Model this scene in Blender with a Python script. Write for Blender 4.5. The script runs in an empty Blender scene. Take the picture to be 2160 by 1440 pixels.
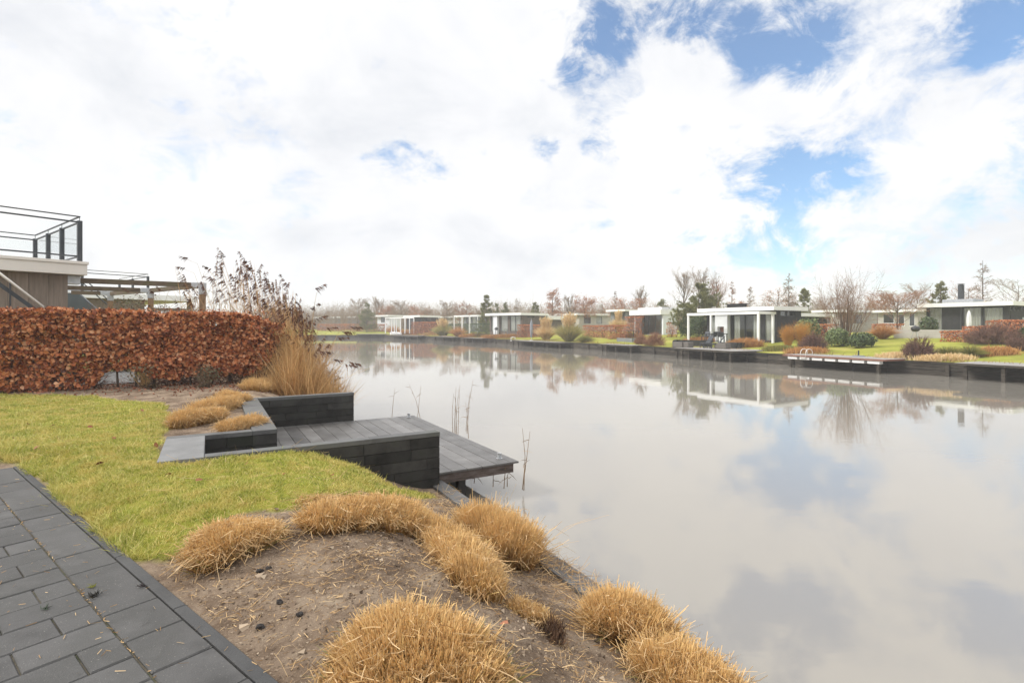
import bpy, math, random
import numpy as np
R = math.radians
C = bpy.context.scene
COL = C.collection

# ------------------------------------------------------------------ camera
FPX, CX, HY, EYE = 1100.0, 1080.0, 690.0, 2.3      # focal length, centre and horizon in photo pixels; eye height over the water
cam = bpy.data.cameras.new("camera")
cam.sensor_width = 36.0
cam.lens = 36.0 * FPX / 2160.0
cam.shift_y = -(720.0 - HY) / 2160.0
cam.clip_start = 0.05
cam.clip_end = 5000
camo = bpy.data.objects.new("camera", cam)
COL.objects.link(camo)
camo.location = (0, 0, EYE)
camo.rotation_euler = (R(90), 0, 0)
C.camera = camo

# ------------------------------------------------------------------ world, sun, exposure
SUN_EL, SUN_AZ = 38.0, -96.0                        # azimuth from +Y towards +X
def pxdir(px, py):
    v = np.array([(px - CX) / FPX, 1.0, (HY - py) / FPX])
    return v / np.linalg.norm(v)

def build_world():
    w = bpy.data.worlds.new("World")
    C.world = w
    w.use_nodes = True
    nt = w.node_tree
    nt.nodes.clear()
    N, L = nt.nodes.new, nt.links.new
    def math_(op, a, b=None, clamp=False):
        n = N('ShaderNodeMath'); n.operation = op; n.use_clamp = clamp
        for i, s in enumerate((a, b)):
            if s is None: continue
            if isinstance(s, (int, float)): n.inputs[i].default_value = s
            else: L(s, n.inputs[i])
        return n.outputs[0]
    tc = N('ShaderNodeTexCoord')
    sky = N('ShaderNodeTexSky')
    sky.sky_type = 'NISHITA'; sky.sun_disc = False
    sky.sun_elevation = R(SUN_EL); sky.sun_rotation = R(SUN_AZ)
    sky.air_density = 1.0; sky.dust_density = 0.6; sky.ozone_density = 2.2
    hs = N('ShaderNodeHueSaturation'); hs.inputs['Saturation'].default_value = 1.22; hs.inputs['Hue'].default_value = 0.499
    L(sky.outputs[0], hs.inputs['Color'])
    bgs = N('ShaderNodeBackground'); bgs.inputs[1].default_value = 0.15
    L(hs.outputs[0], bgs.inputs[0])
    mp = N('ShaderNodeMapping'); mp.inputs['Scale'].default_value = (1.0, 1.0, 1.45)
    mp.inputs['Location'].default_value = (3.1, 0.7, 1.9)
    L(tc.outputs['Generated'], mp.inputs[0])
    def noise(scale, detail, rough, dist=0.0):
        n = N('ShaderNodeTexNoise'); n.inputs['Scale'].default_value = scale
        n.inputs['Detail'].default_value = detail; n.inputs['Roughness'].default_value = rough
        n.inputs['Distortion'].default_value = dist
        L(mp.outputs[0], n.inputs['Vector']); return n
    big = noise(4.2, 9, 0.60, 0.25)
    fine = noise(11.0, 10, 0.66, 0.5)
    # warp the lookup direction so the gaps get ragged, cloud-like rims
    wn = noise(6.0, 7, 0.62)
    sub = N('ShaderNodeVectorMath'); sub.operation = 'SUBTRACT'; L(wn.outputs['Color'], sub.inputs[0]); sub.inputs[1].default_value = (.5, .5, .5)
    scl = N('ShaderNodeVectorMath'); scl.operation = 'SCALE'; L(sub.outputs[0], scl.inputs[0]); scl.inputs['Scale'].default_value = 0.17
    add = N('ShaderNodeVectorMath'); add.operation = 'ADD'; L(tc.outputs['Generated'], add.inputs[0]); L(scl.outputs[0], add.inputs[1])
    gaps = [(1207, 115, 70, .9), (1214, 172, 45, .8), (1254, 74, 60, .8), (1132, 135, 40, .35), (1308, 18, 65, .9), (1410, 0, 60, .9), (1480, 10, 50, .7), (1545, 30, 62, .9), (1633, 38, 62, .9),
            (1700, 88, 55, .9), (1714, 140, 45, .8), (1592, 135, 38, .40), (1443, 74, 32, .3), (1808, 88, 34, .35), (1180, 30, 50, .3),
            (2052, 5, 40, .6), (2135, 52, 48, .85), (2065, 70, 40, .4), (2165, 0, 40, .5),
            (835, 307, 34, .9), (910, 345, 40, .95), (950, 400, 22, .6), (788, 311, 22, .5), (870, 325, 24, .5),
            (1140, 338, 34, .6), (1166, 351, 28, .7), (1261, 311, 36, .75), (1281, 264, 32, .65), (1349, 378, 30, .4), (1416, 399, 26, .45), (1220, 318, 26, .45), (1288, 466, 28, .4),
            (1579, 358, 46, .8), (1633, 380, 52, .85), (1673, 345, 46, .75), (1646, 290, 36, .6), (1531, 324, 32, .55), (1727, 365, 46, .75), (1781, 324, 42, .65), (1815, 385, 38, .7), (1768, 395, 32, .6), (1700, 300, 34, .4),
            (1626, 420, 42, .8), (1660, 460, 46, .75), (1612, 468, 34, .5), (1464, 500, 36, .6), (1531, 520, 46, .7), (1416, 514, 34, .4), (1599, 520, 34, .45), (1673, 520, 48, .75), (1700, 566, 42, .75), (1545, 562, 34, .5),
            (1741, 541, 32, .5), (1646, 561, 38, .6), (1917, 545, 50, .28), (1480, 545, 30, .35), (1600, 590, 34, .4),
            (1650, 460, 170, .26), (1500, 420, 120, .20), (1300, 190, 120, .22), (1780, 200, 110, .18),
            (2700, 200, 300, .6), (3400, -200, 500, .6), (-1500, -800, 600, .5)]
    tot = None
    for px, py, r, wgt in gaps:
        d = pxdir(px, py)
        rad = r / FPX * 1.72
        vd = N('ShaderNodeVectorMath'); vd.operation = 'DISTANCE'; L(add.outputs[0], vd.inputs[0]); vd.inputs[1].default_value = d
        mr = N('ShaderNodeMapRange'); mr.interpolation_type = 'SMOOTHSTEP'
        mr.inputs[1].default_value = rad; mr.inputs[2].default_value = 0.0; mr.inputs[3].default_value = 0.0; mr.inputs[4].default_value = wgt * 1.08
        L(vd.outputs['Value'], mr.inputs[0])
        tot = mr.outputs[0] if tot is None else math_('ADD', tot, mr.outputs[0])
    dens = math_('ADD', math_('MULTIPLY', big.outputs['Fac'], 2.2), math_('MULTIPLY', fine.outputs['Fac'], 2.3))
    dens = math_('SUBTRACT', dens, 1.26)
    wisp = noise(9.0, 11, 0.68, 0.9)                                          # thin veils drifting across the gaps
    wr = N('ShaderNodeMapRange'); wr.inputs[1].default_value = .36; wr.inputs[2].default_value = .62; wr.inputs[3].default_value = .34; wr.inputs[4].default_value = 1.16
    L(wisp.outputs['Fac'], wr.inputs[0])
    dens = math_('SUBTRACT', dens, math_('MULTIPLY', tot, wr.outputs[0]))
    cov = N('ShaderNodeMapRange'); cov.interpolation_type = 'SMOOTHSTEP'
    cov.inputs[1].default_value = -0.55; cov.inputs[2].default_value = 0.72
    cov.inputs[3].default_value = .13
    L(dens, cov.inputs[0])
    # cloud brightness: thick parts white, thinner billows a little grey-blue
    sh = noise(3.0, 8, 0.58, 0.4)
    cr = N('ShaderNodeValToRGB')
    e = cr.color_ramp.elements
    e[0].position = 0.30; e[0].color = (0.76, 0.785, 0.83, 1)
    e[1].position = 0.62; e[1].color = (1.0, 0.995, 0.985, 1)
    m = cr.color_ramp.elements.new(0.45); m.color = (0.90, 0.91, 0.935, 1)
    L(sh.outputs['Fac'], cr.inputs[0])
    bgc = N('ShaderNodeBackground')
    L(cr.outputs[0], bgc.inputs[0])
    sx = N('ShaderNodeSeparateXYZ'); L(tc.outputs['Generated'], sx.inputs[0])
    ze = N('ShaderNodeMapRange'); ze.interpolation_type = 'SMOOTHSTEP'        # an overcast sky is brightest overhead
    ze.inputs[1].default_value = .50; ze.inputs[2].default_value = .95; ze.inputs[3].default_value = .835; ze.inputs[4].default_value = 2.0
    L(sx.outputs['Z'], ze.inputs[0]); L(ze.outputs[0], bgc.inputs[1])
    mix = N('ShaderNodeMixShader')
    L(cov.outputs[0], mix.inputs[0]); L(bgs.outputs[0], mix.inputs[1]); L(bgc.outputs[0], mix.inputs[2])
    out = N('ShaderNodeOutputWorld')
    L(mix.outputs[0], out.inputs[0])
build_world()

sl = bpy.data.lights.new("sun", 'SUN')
sl.energy = 2.2
sl.angle = R(14)
sl.color = (1.0, 0.96, 0.90)
so = bpy.data.objects.new("sun", sl)
COL.objects.link(so)
_el, _az = R(SUN_EL), R(SUN_AZ)
from mathutils import Vector
so.rotation_euler = Vector((-math.cos(_el) * math.sin(_az), -math.cos(_el) * math.cos(_az), -math.sin(_el))).to_track_quat('-Z', 'Y').to_euler()
so.location = (-30, 20, 40)

C.view_settings.view_transform = 'Standard'
C.view_settings.look = 'None'
C.view_settings.exposure = 0.36
C.view_settings.gamma = 1.0
cy = C.cycles
cy.use_denoising = True
cy.max_bounces = 8; cy.transparent_max_bounces = 24; cy.diffuse_bounces = 3; cy.glossy_bounces = 3
cy.transmission_bounces = 4; cy.volume_bounces = 1
cy.sample_clamp_indirect = 4.0; cy.sample_clamp_direct = 8.0
cy.caustics_reflective = False; cy.caustics_refractive = False

# ------------------------------------------------------------------ helpers: placing
def at(px, depth):
    return np.array([(px - CX) / FPX * depth, depth])
def zat(py, depth):
    return EYE + (HY - py) / FPX * depth
class Fr:
    """a plan frame: origin, u axis, v axis"""
    def __init__(s, o, u, v): s.o = np.array(o, float); s.u = np.array(u, float); s.v = np.array(v, float)
    def p(s, u, v, z=0.0):
        q = s.o + s.u * u + s.v * v
        return (q[0], q[1], z)
def unit(v):
    v = np.array(v, float); return v / np.linalg.norm(v)
E1, N1 = unit((.866, .5)), unit((-.5, .866))         # the plot grid: across the shore, along the shore
DOCK = Fr((-.97, 7.0), E1, N1)                        # origin: outer end of the near block wall, on the shore line

def hash2(ix, iy, seed):
    h = (ix.astype(np.int64) * 374761393 + iy.astype(np.int64) * 668265263 + seed * 1442695041) & 0xffffffff
    h = ((h ^ (h >> 13)) * 1274126177) & 0xffffffff
    h = h ^ (h >> 16)
    return (h & 0xffff) / 65535.0
def vnoise(x, y, seed=0):
    x = np.asarray(x, float); y = np.asarray(y, float)
    ix, iy = np.floor(x), np.floor(y)
    fx, fy = x - ix, y - iy
    fx = fx * fx * (3 - 2 * fx); fy = fy * fy * (3 - 2 * fy)
    a = hash2(ix, iy, seed); b = hash2(ix + 1, iy, seed); c = hash2(ix, iy + 1, seed); d = hash2(ix + 1, iy + 1, seed)
    return (a * (1 - fx) + b * fx) * (1 - fy) + (c * (1 - fx) + d * fx) * fy
def fbm(x, y, seed=0, o=4):
    t = 0; a = .5
    for i in range(o):
        t = t + a * vnoise(x, y, seed + i); x = x * 2.03; y = y * 2.03; a *= .5
    return t
def sstep(a, b, x):
    t = np.clip((np.asarray(x, float) - a) / (b - a), 0, 1); return t * t * (3 - 2 * t)

# ------------------------------------------------------------------ helpers: meshes
def tagit(o, label=None, cat=None, group=None, kind=None):
    if label: o['label'] = label
    if cat: o['category'] = cat
    if group: o['group'] = group
    if kind: o['kind'] = kind
    return o
def thing(name, loc, label, cat, group=None):
    o = bpy.data.objects.new(name, None); COL.objects.link(o)
    o.empty_display_size = .2
    o.location = (float(loc[0]), float(loc[1]), float(loc[2]))
    return tagit(o, label, cat, group)
class MB:
    def __init__(s): s.V = []; s.F = {}; s.A = []; s.n = 0
    def add(s, V, faces, along=None):
        V = np.asarray(V, float).reshape(-1, 3)
        s.V.append(V); s.A.append(np.ones(len(V)) if along is None else np.asarray(along, float).ravel())
        for f in faces:
            f = np.asarray(f, np.int64)
            if f.ndim == 1: f = f[None]
            s.F.setdefault(f.shape[1], []).append(f + s.n)
        s.n += len(V)
    BOXF = np.array([[0, 3, 2, 1], [4, 5, 6, 7], [0, 1, 5, 4], [1, 2, 6, 5], [2, 3, 7, 6], [3, 0, 4, 7]])
    def box(s, fr, u0, u1, v0, v1, z0, z1, bev=0.0):
        if bev <= 0:
            s.add([fr.p(u0, v0, z0), fr.p(u1, v0, z0), fr.p(u1, v1, z0), fr.p(u0, v1, z0),
                   fr.p(u0, v0, z1), fr.p(u1, v0, z1), fr.p(u1, v1, z1), fr.p(u0, v1, z1)], [s.BOXF])
        else:
            b = bev
            V = []
            for (zz, i) in ((z0, b), (z0 + b, 0), (z1 - b, 0), (z1, b)):
                V += [fr.p(u0 + i, v0 + i, zz), fr.p(u1 - i, v0 + i, zz), fr.p(u1 - i, v1 - i, zz), fr.p(u0 + i, v1 - i, zz)]
            F = [[0, 3, 2, 1], [12, 13, 14, 15]]
            for k in range(3):
                for j in range(4):
                    a = k * 4 + j; c = k * 4 + (j + 1) % 4
                    F.append([a, c, c + 4, a + 4])
            s.add(V, [np.array(F)])
    def hexa(s, P):                                   # eight corners, bottom ring then top ring
        s.add(P, [s.BOXF])
    def tube(s, pts, r0, r1=None, k=6, cap=True):
        pts = np.asarray(pts, float); n = len(pts)
        r1 = r0 if r1 is None else r1
        rr = np.linspace(r0, r1, n)
        tan = np.gradient(pts, axis=0)
        tan /= np.linalg.norm(tan, axis=1)[:, None] + 1e-9
        ref = np.array([0, 0, 1.0]) if abs(tan[0][2]) < .9 else np.array([1.0, 0, 0])
        V = []
        for i in range(n):
            a = np.cross(tan[i], ref); a /= np.linalg.norm(a) + 1e-9
            b = np.cross(tan[i], a)
            th = np.arange(k) * 2 * math.pi / k
            V.append(pts[i] + rr[i] * (np.cos(th)[:, None] * a + np.sin(th)[:, None] * b))
        F = []
        for i in range(n - 1):
            for j in range(k):
                F.append([i * k + j, i * k + (j + 1) % k, (i + 1) * k + (j + 1) % k, (i + 1) * k + j])
        fs = [np.array(F)]
        if cap: fs += [np.arange(k)[::-1][None], (np.arange(k) + (n - 1) * k)[None]]
        s.add(np.concatenate(V), fs)
    def beam(s, p, q, w, h):                          # rectangular bar between two points
        p, q = np.array(p, float), np.array(q, float)
        t = unit(q - p)
        a = np.cross(t, (0, 0, 1.0))
        a = unit(a) if np.linalg.norm(a) > 1e-4 else np.array([1.0, 0, 0])
        b = np.cross(a, t)
        o = [(-w / 2, -h / 2), (w / 2, -h / 2), (w / 2, h / 2), (-w / 2, h / 2)]
        s.hexa([p + a * i + b * j for i, j in o] + [q + a * i + b * j for i, j in o])
    def blades(s, B, D, Ln, W, bend, taper=True, rng=None):
        """ribbons: base points, unit directions, lengths, widths, sideways bend vectors"""
        B = np.asarray(B, float); D = np.asarray(D, float); n = len(B)
        if n == 0: return
        Ln = np.broadcast_to(np.asarray(Ln, float), (n,)); W = np.broadcast_to(np.asarray(W, float), (n,))
        ra = rng.normal(size=(n, 3))
        S = np.cross(D, ra); S /= np.linalg.norm(S, axis=1)[:, None] + 1e-9
        h = (W / 2)[:, None]
        M = B + D * (Ln * .55)[:, None] + bend * .30
        T = B + D * Ln[:, None] + bend
        i = np.arange(n)[:, None]
        if taper:
            V = np.stack([B - S * h, B + S * h, M - S * h * .85, M + S * h * .85, T], 1).reshape(-1, 3)
            o = i * 5
            s.add(V, [o + np.array([[0, 1, 3, 2]]), o + np.array([[2, 3, 4]])], np.tile([0, 0, .55, .55, 1.], n))
        else:
            V = np.stack([B - S * h, B + S * h, M - S * h, M + S * h, T - S * h * .8, T + S * h * .8], 1).reshape(-1, 3)
            o = i * 6
            s.add(V, [o + np.array([[0, 1, 3, 2]]), o + np.array([[2, 3, 5, 4]])], np.tile([0, 0, .32, .32, 1., 1.], n))
    def cones(s, B, T, r):
        B = np.asarray(B, float); T = np.asarray(T, float); n = len(B)
        if n == 0: return
        r = np.broadcast_to(np.asarray(r, float), (n,))[:, None]
        D = T - B; D = D / (np.linalg.norm(D, axis=1)[:, None] + 1e-9)
        ref = np.where(np.abs(D[:, 2:3]) < .9, np.array([[0, 0, 1.0]]), np.array([[1.0, 0, 0]]))
        a = np.cross(D, ref); a /= np.linalg.norm(a, axis=1)[:, None] + 1e-9
        b = np.cross(D, a)
        V = np.stack([B + a * r, B + (-.5 * a + .866 * b) * r, B + (-.5 * a - .866 * b) * r, T], 1).reshape(-1, 3)
        i = np.arange(n)[:, None] * 4
        s.add(V, [i + np.array([[0, 1, 3]]), i + np.array([[1, 2, 3]]), i + np.array([[2, 0, 3]])])
    def leaves(s, P, size, rng, nrm=None, fold=.35, asp=.62):
        P = np.asarray(P, float); n = len(P)
        if n == 0: return
        size = np.broadcast_to(np.asarray(size, float), (n,))[:, None]
        A = rng.normal(size=(n, 3))
        if nrm is not None: A = A - 1.0 * np.sum(A * nrm, 1)[:, None] * nrm * .75
        A[:, 2] -= .35
        A /= np.linalg.norm(A, axis=1)[:, None] + 1e-9
        ra = rng.normal(size=(n, 3)) + (0 if nrm is None else nrm * 1.3)
        S = np.cross(A, ra); S /= np.linalg.norm(S, axis=1)[:, None] + 1e-9
        Nn = np.cross(S, A)
        L_ = size; W_ = size * asp * .5
        b = P - A * L_ * .5; t = P + A * L_ * .5
        up = Nn * W_ * fold
        V = np.stack([b, P - A * L_ * .18 - S * W_ + up, P + A * L_ * .16 - S * W_ * .9 + up, t,
                      P + A * L_ * .16 + S * W_ * .9 + up, P - A * L_ * .18 + S * W_ + up], 1).reshape(-1, 3)
        i = np.arange(n)[:, None] * 6
        s.add(V, [i + np.array([[0, 1, 2, 3]]), i + np.array([[0, 3, 4, 5]])])
    def build(s, name, m, parent=None, loc=(0, 0, 0), smooth=False, along=False):
        me = bpy.data.meshes.new(name)
        V = np.concatenate(s.V) if s.V else np.zeros((0, 3))
        V = V - np.array(loc, float)
        me.vertices.add(len(V)); me.vertices.foreach_set('co', V.astype(np.float32).ravel())
        idx = []; start = []; tot = []; c = 0
        for k, fl in s.F.items():
            f = np.concatenate(fl); idx.append(f.ravel())
            start.append(c + np.arange(len(f)) * k); tot.append(np.full(len(f), k)); c += f.size
        if idx:
            idx = np.concatenate(idx); start = np.concatenate(start); tot = np.concatenate(tot)
            me.loops.add(len(idx)); me.loops.foreach_set('vertex_index', idx.astype(np.int32))
            me.polygons.add(len(start)); me.polygons.foreach_set('loop_start', start.astype(np.int32))
            me.polygons.foreach_set('loop_total', tot.astype(np.int32))
            me.polygons.foreach_set('use_smooth', np.full(len(start), bool(smooth)))
        me.update(calc_edges=True); me.validate(clean_customdata=False)
        if along:
            at_ = me.attributes.new('along', 'FLOAT', 'POINT')
            at_.data.foreach_set('value', np.concatenate(s.A).astype(np.float32))
        if m is not None: me.materials.append(m)
        o = bpy.data.objects.new(name, me); COL.objects.link(o)
        o.location = tuple(float(q) for q in loc)
        if parent is not None: o.parent = parent
        return o
# geometry is written in world coordinates; a part is shifted into its thing's frame by the thing's own location
def part(mb, name, m, th, label=None, smooth=False, along=False, top=None):
    o = mb.build(name, m, None, loc=(0, 0, 0), smooth=smooth, along=along)
    base = Vector(th.location) if th.parent is None else Vector(th.parent.location) + Vector(th.location)
    if th.parent is not None and th.parent.parent is not None: base = base + Vector(th.parent.parent.location)
    n = len(o.data.vertices); co = np.empty(n * 3, np.float32)
    o.data.vertices.foreach_get('co', co)
    co = co.reshape(-1, 3) - np.array(base, np.float32)
    o.data.vertices.foreach_set('co', co.ravel()); o.data.update()
    o.parent = th
    if label: o['label'] = label
    return o
def single(mb, name, m, loc, label=None, cat=None, group=None, kind=None, smooth=False, along=False):
    o = mb.build(name, m, None, loc=loc, smooth=smooth, along=along)
    return tagit(o, label, cat, group, kind)

# ------------------------------------------------------------------ helpers: materials
def new_mat(name):
    m = bpy.data.materials.new(name); m.use_nodes = True
    nt = m.node_tree; nt.nodes.clear()
    return m, nt, nt.nodes.new, nt.links.new
def ramp(N, cols, pos=None):
    r = N('ShaderNodeValToRGB'); el = r.color_ramp.elements
    k = len(cols); pos = pos or [i / (k - 1) for i in range(k)]
    while len(el) < k: el.new(.5)
    for i, c in enumerate(cols): el[i].position = pos[i]; el[i].color = (*c, 1)
    return r
def mat_surf(name, cols, scale=3.0, rough=.7, bump=.2, bscale=None, stretch=(1, 1, 1), detail=6, spec=.4, metal=0.0, island=0.0, speck=None, rot=(0, 0, 0), pos=None):
    """a surface with mottled colour and relief; island adds a per-piece shade, speck = (colour, amount, scale)"""
    m, nt, N, L = new_mat(name)
    tc = N('ShaderNodeTexCoord'); mp = N('ShaderNodeMapping'); mp.inputs['Scale'].default_value = stretch; mp.inputs['Rotation'].default_value = rot
    L(tc.outputs['Object'], mp.inputs[0])
    no = N('ShaderNodeTexNoise'); no.inputs['Scale'].default_value = scale; no.inputs['Detail'].default_value = detail; no.inputs['Roughness'].default_value = .62
    L(mp.outputs[0], no.inputs['Vector'])
    rp = ramp(N, cols, pos if pos else [.3 + .4 * i / max(1, len(cols) - 1) for i in range(len(cols))])
    L(no.outputs['Fac'], rp.inputs[0])
    col = rp.outputs[0]
    if island:
        ge = N('ShaderNodeNewGeometry'); mr = N('ShaderNodeMapRange'); mr.inputs[3].default_value = 1 - island; mr.inputs[4].default_value = 1 + island
        L(ge.outputs['Random Per Island'], mr.inputs[0])
        mx = N('ShaderNodeVectorMath'); mx.operation = 'SCALE'; L(col, mx.inputs[0]); L(mr.outputs[0], mx.inputs['Scale']); col = mx.outputs[0]
    if speck:
        n2 = N('ShaderNodeTexNoise'); n2.inputs['Scale'].default_value = speck[2]; n2.inputs['Detail'].default_value = 3
        L(mp.outputs[0], n2.inputs['Vector'])
        mr2 = N('ShaderNodeMapRange'); mr2.inputs[1].default_value = 1 - speck[1] - .04; mr2.inputs[2].default_value = 1 - speck[1] + .04
        L(n2.outputs['Fac'], mr2.inputs[0])
        mm = N('ShaderNodeMix'); mm.data_type = 'RGBA'; L(mr2.outputs[0], mm.inputs['Factor']); L(col, mm.inputs['A']); mm.inputs['B'].default_value = (*speck[0], 1)
        col = mm.outputs['Result']
    p = N('ShaderNodeBsdfPrincipled'); L(col, p.inputs['Base Color'])
    p.inputs['Roughness'].default_value = rough; p.inputs['Specular IOR Level'].default_value = spec; p.inputs['Metallic'].default_value = metal
    if bump:
        n3 = N('ShaderNodeTexNoise'); n3.inputs['Scale'].default_value = bscale or scale * 6; n3.inputs['Detail'].default_value = 5
        L(mp.outputs[0], n3.inputs['Vector'])
        b = N('ShaderNodeBump'); b.inputs['Strength'].default_value = bump; b.inputs['Distance'].default_value = .02
        L(n3.outputs['Fac'], b.inputs['Height']); L(b.outputs[0], p.inputs['Normal'])
    o = N('ShaderNodeOutputMaterial'); L(p.outputs[0], o.inputs[0])
    return m
def mat_leaf(name, cols, trans=.25, rough=.55, tip=None, tipamt=.6, pos=None, patch=None):
    """leaves, blades and stalks: one shade per piece, optionally another hue towards the tip, optionally patches over the ground"""
    m, nt, N, L = new_mat(name)
    ge = N('ShaderNodeNewGeometry')
    rp = ramp(N, cols, pos); L(ge.outputs['Random Per Island'], rp.inputs[0])
    col = rp.outputs[0]
    if patch:
        tc = N('ShaderNodeTexCoord'); no = N('ShaderNodeTexNoise'); no.inputs['Scale'].default_value = patch[1]; no.inputs['Detail'].default_value = 4
        L(tc.outputs['Object'], no.inputs['Vector'])
        mr = N('ShaderNodeMapRange'); mr.inputs[1].default_value = .42; mr.inputs[2].default_value = .62; mr.inputs[4].default_value = patch[2]
        L(no.outputs['Fac'], mr.inputs[0])
        mp_ = N('ShaderNodeMix'); mp_.data_type = 'RGBA'; L(mr.outputs[0], mp_.inputs['Factor']); L(col, mp_.inputs['A']); mp_.inputs['B'].default_value = (*patch[0], 1)
        col = mp_.outputs['Result']
    if tip:
        a = N('ShaderNodeAttribute'); a.attribute_name = 'along'
        mu = N('ShaderNodeMath'); mu.operation = 'MULTIPLY'; L(a.outputs['Fac'], mu.inputs[0]); mu.inputs[1].default_value = tipamt
        mm = N('ShaderNodeMix'); mm.data_type = 'RGBA'; L(mu.outputs[0], mm.inputs['Factor']); L(col, mm.inputs['A']); mm.inputs['B'].default_value = (*tip, 1)
        col = mm.outputs['Result']
    p = N('ShaderNodeBsdfPrincipled'); L(col, p.inputs['Base Color']); p.inputs['Roughness'].default_value = rough; p.inputs['Specular IOR Level'].default_value = .25
    t = N('ShaderNodeBsdfTranslucent'); L(col, t.inputs[0])
    mx = N('ShaderNodeMixShader'); mx.inputs[0].default_value = trans; L(p.outputs[0], mx.inputs[1]); L(t.outputs[0], mx.inputs[2])
    o = N('ShaderNodeOutputMaterial'); L(mx.outputs[0], o.inputs[0])
    return m
def mat_glass(name, tint=(.75, .8, .8), refl=.04):
    m, nt, N, L = new_mat(name)
    t = N('ShaderNodeBsdfTransparent'); t.inputs[0].default_value = (*tint, 1)
    g = N('ShaderNodeBsdfGlossy'); g.inputs['Roughness'].default_value = .0
    lw = N('ShaderNodeLayerWeight'); pw = N('ShaderNodeMath'); pw.operation = 'POWER'; pw.inputs[1].default_value = 4.0; L(lw.outputs['Facing'], pw.inputs[0])
    ad = N('ShaderNodeMath'); ad.operation = 'MULTIPLY_ADD'; ad.use_clamp = True; ad.inputs[1].default_value = .6; ad.inputs[2].default_value = refl; L(pw.outputs[0], ad.inputs[0])
    mx = N('ShaderNodeMixShader'); L(ad.outputs[0], mx.inputs[0]); L(t.outputs[0], mx.inputs[1]); L(g.outputs[0], mx.inputs[2])
    o = N('ShaderNodeOutputMaterial'); L(mx.outputs[0], o.inputs[0])
    return m
M = {}
M['white'] = mat_surf('white_paint', [(.80, .80, .79), (.88, .88, .87)], 1.5, .55, .05)
M['offwhite'] = mat_surf('cream_fascia', [(.66, .62, .56), (.76, .72, .66)], 1.2, .5, .04, stretch=(1, 1, .4))
M['darkmetal'] = mat_surf('dark_metal', [(.03, .035, .042), (.06, .066, .075)], 4, .45, .05)
M['steel'] = mat_surf('galvanised_steel', [(.42, .44, .46), (.60, .62, .64)], 8, .42, .05, metal=.5)
M['chrome'] = mat_surf('stainless_steel', [(.5, .5, .5), (.65, .65, .65)], 8, .25, .02, metal=.9)
M['oldwood'] = mat_surf('mossy_beam', [(.07, .05, .032), (.15, .11, .075), (.10, .10, .04)], 2.5, .8, .3, stretch=(1, 1, 4), island=.15)
M['postwood'] = mat_surf('post_wood', [(.22, .13, .07), (.36, .23, .13)], 3, .75, .25, stretch=(6, 6, .6))
M['cladding'] = mat_surf('grey_brown_boards', [(.17, .135, .105), (.27, .22, .18)], 2.5, .8, .25, stretch=(7, 7, .5), island=.16)
M['block'] = mat_surf('anthracite_block', [(.022, .021, .019), (.044, .042, .039), (.032, .036, .024)], 2.5, .85, .15, bscale=60, island=.33, spec=.15)
M['coping'] = mat_surf('anthracite_coping', [(.075, .074, .072), (.115, .114, .111), (.09, .095, .08)], 3, .6, .15, bscale=90, island=.08, spec=.3)
M['slab'] = mat_surf('grey_slab', [(.15, .149, .146), (.21, .209, .205)], 4, .6, .15, bscale=110, spec=.3, speck=((.35, .35, .34), .30, 160))
M['paver'] = mat_surf('anthracite_paver', [(.050, .048, .046), (.084, .081, .078), (.068, .066, .062), (.104, .100, .096)], 1.7, .6, .25, bscale=140, island=.16, spec=.28, detail=9, speck=((.24, .23, .20), .30, 120))
M['kerb'] = mat_surf('kerb_concrete', [(.046, .046, .046), (.076, .075, .073)], 3, .65, .3, bscale=120, spec=.25)
M['joint'] = mat_surf('joint_sand', [(.025, .022, .014), (.10, .085, .06), (.03, .04, .012)], 9, .95, .4)
M['brick'] = mat_surf('brown_brick', [(.10, .08, .068), (.16, .13, .112)], 2.2, .85, .2)
M['darkbrick'] = mat_surf('anthracite_brick', [(.024, .024, .026), (.045, .045, .048)], 2.2, .85, .2)
M['greywall'] = mat_surf('grey_render', [(.17, .18, .19), (.24, .25, .26)], 2.0, .8, .1)
M['beigewall'] = mat_surf('beige_render', [(.40, .375, .34), (.50, .47, .43)], 1.5, .8, .1)
M['whitewall'] = mat_surf('white_render', [(.70, .72, .76), (.80, .82, .86)], 1.2, .8, .1)
M['roof'] = mat_surf('bitumen_roof', [(.06, .06, .062), (.11, .11, .11)], 2, .9, .2)
M['floorstone'] = mat_surf('terrace_stone', [(.20, .195, .19), (.30, .29, .28)], 2, .8, .2)
M['inner'] = mat_surf('room_paint', [(.22, .21, .20), (.30, .29, .28)], 1, .9, 0)
M['curtain'] = mat_surf('curtain_cloth', [(.62, .59, .54), (.76, .73, .68)], 3, .9, .3, stretch=(9, 9, .2), bscale=8)
M['glass'] = mat_glass('window_glass', (.88, .90, .90), .06)
M['railglass'] = mat_glass('railing_glass', (.975, .985, .985), .0)
M['deckfar'] = mat_surf('grey_jetty_boards', [(.20, .185, .17), (.34, .32, .30)], 3, .8, .3, stretch=(.6, 6, 1), rot=(0, 0, R(30)))
M['bankwood'] = mat_surf('wet_quay_timber', [(.018, .015, .011), (.045, .037, .028), (.085, .073, .058)], 1.6, .75, .4, stretch=(1, 1, 7), island=.45)
M['redwood'] = mat_surf('red_brown_timber', [(.16, .07, .045), (.26, .12, .08)], 2, .8, .2, stretch=(1, 1, 4))
M['blackplastic'] = mat_surf('black_plastic', [(.015, .015, .016), (.03, .03, .032)], 4, .4, .05)
M['greycloth'] = mat_surf('grey_cover', [(.20, .22, .25), (.28, .30, .33)], 4, .85, .3, stretch=(3, 3, .3))
M['whitecloth'] = mat_surf('white_cover', [(.68, .68, .70), (.80, .80, .82)], 4, .85, .3, stretch=(3, 3, .3))
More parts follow.
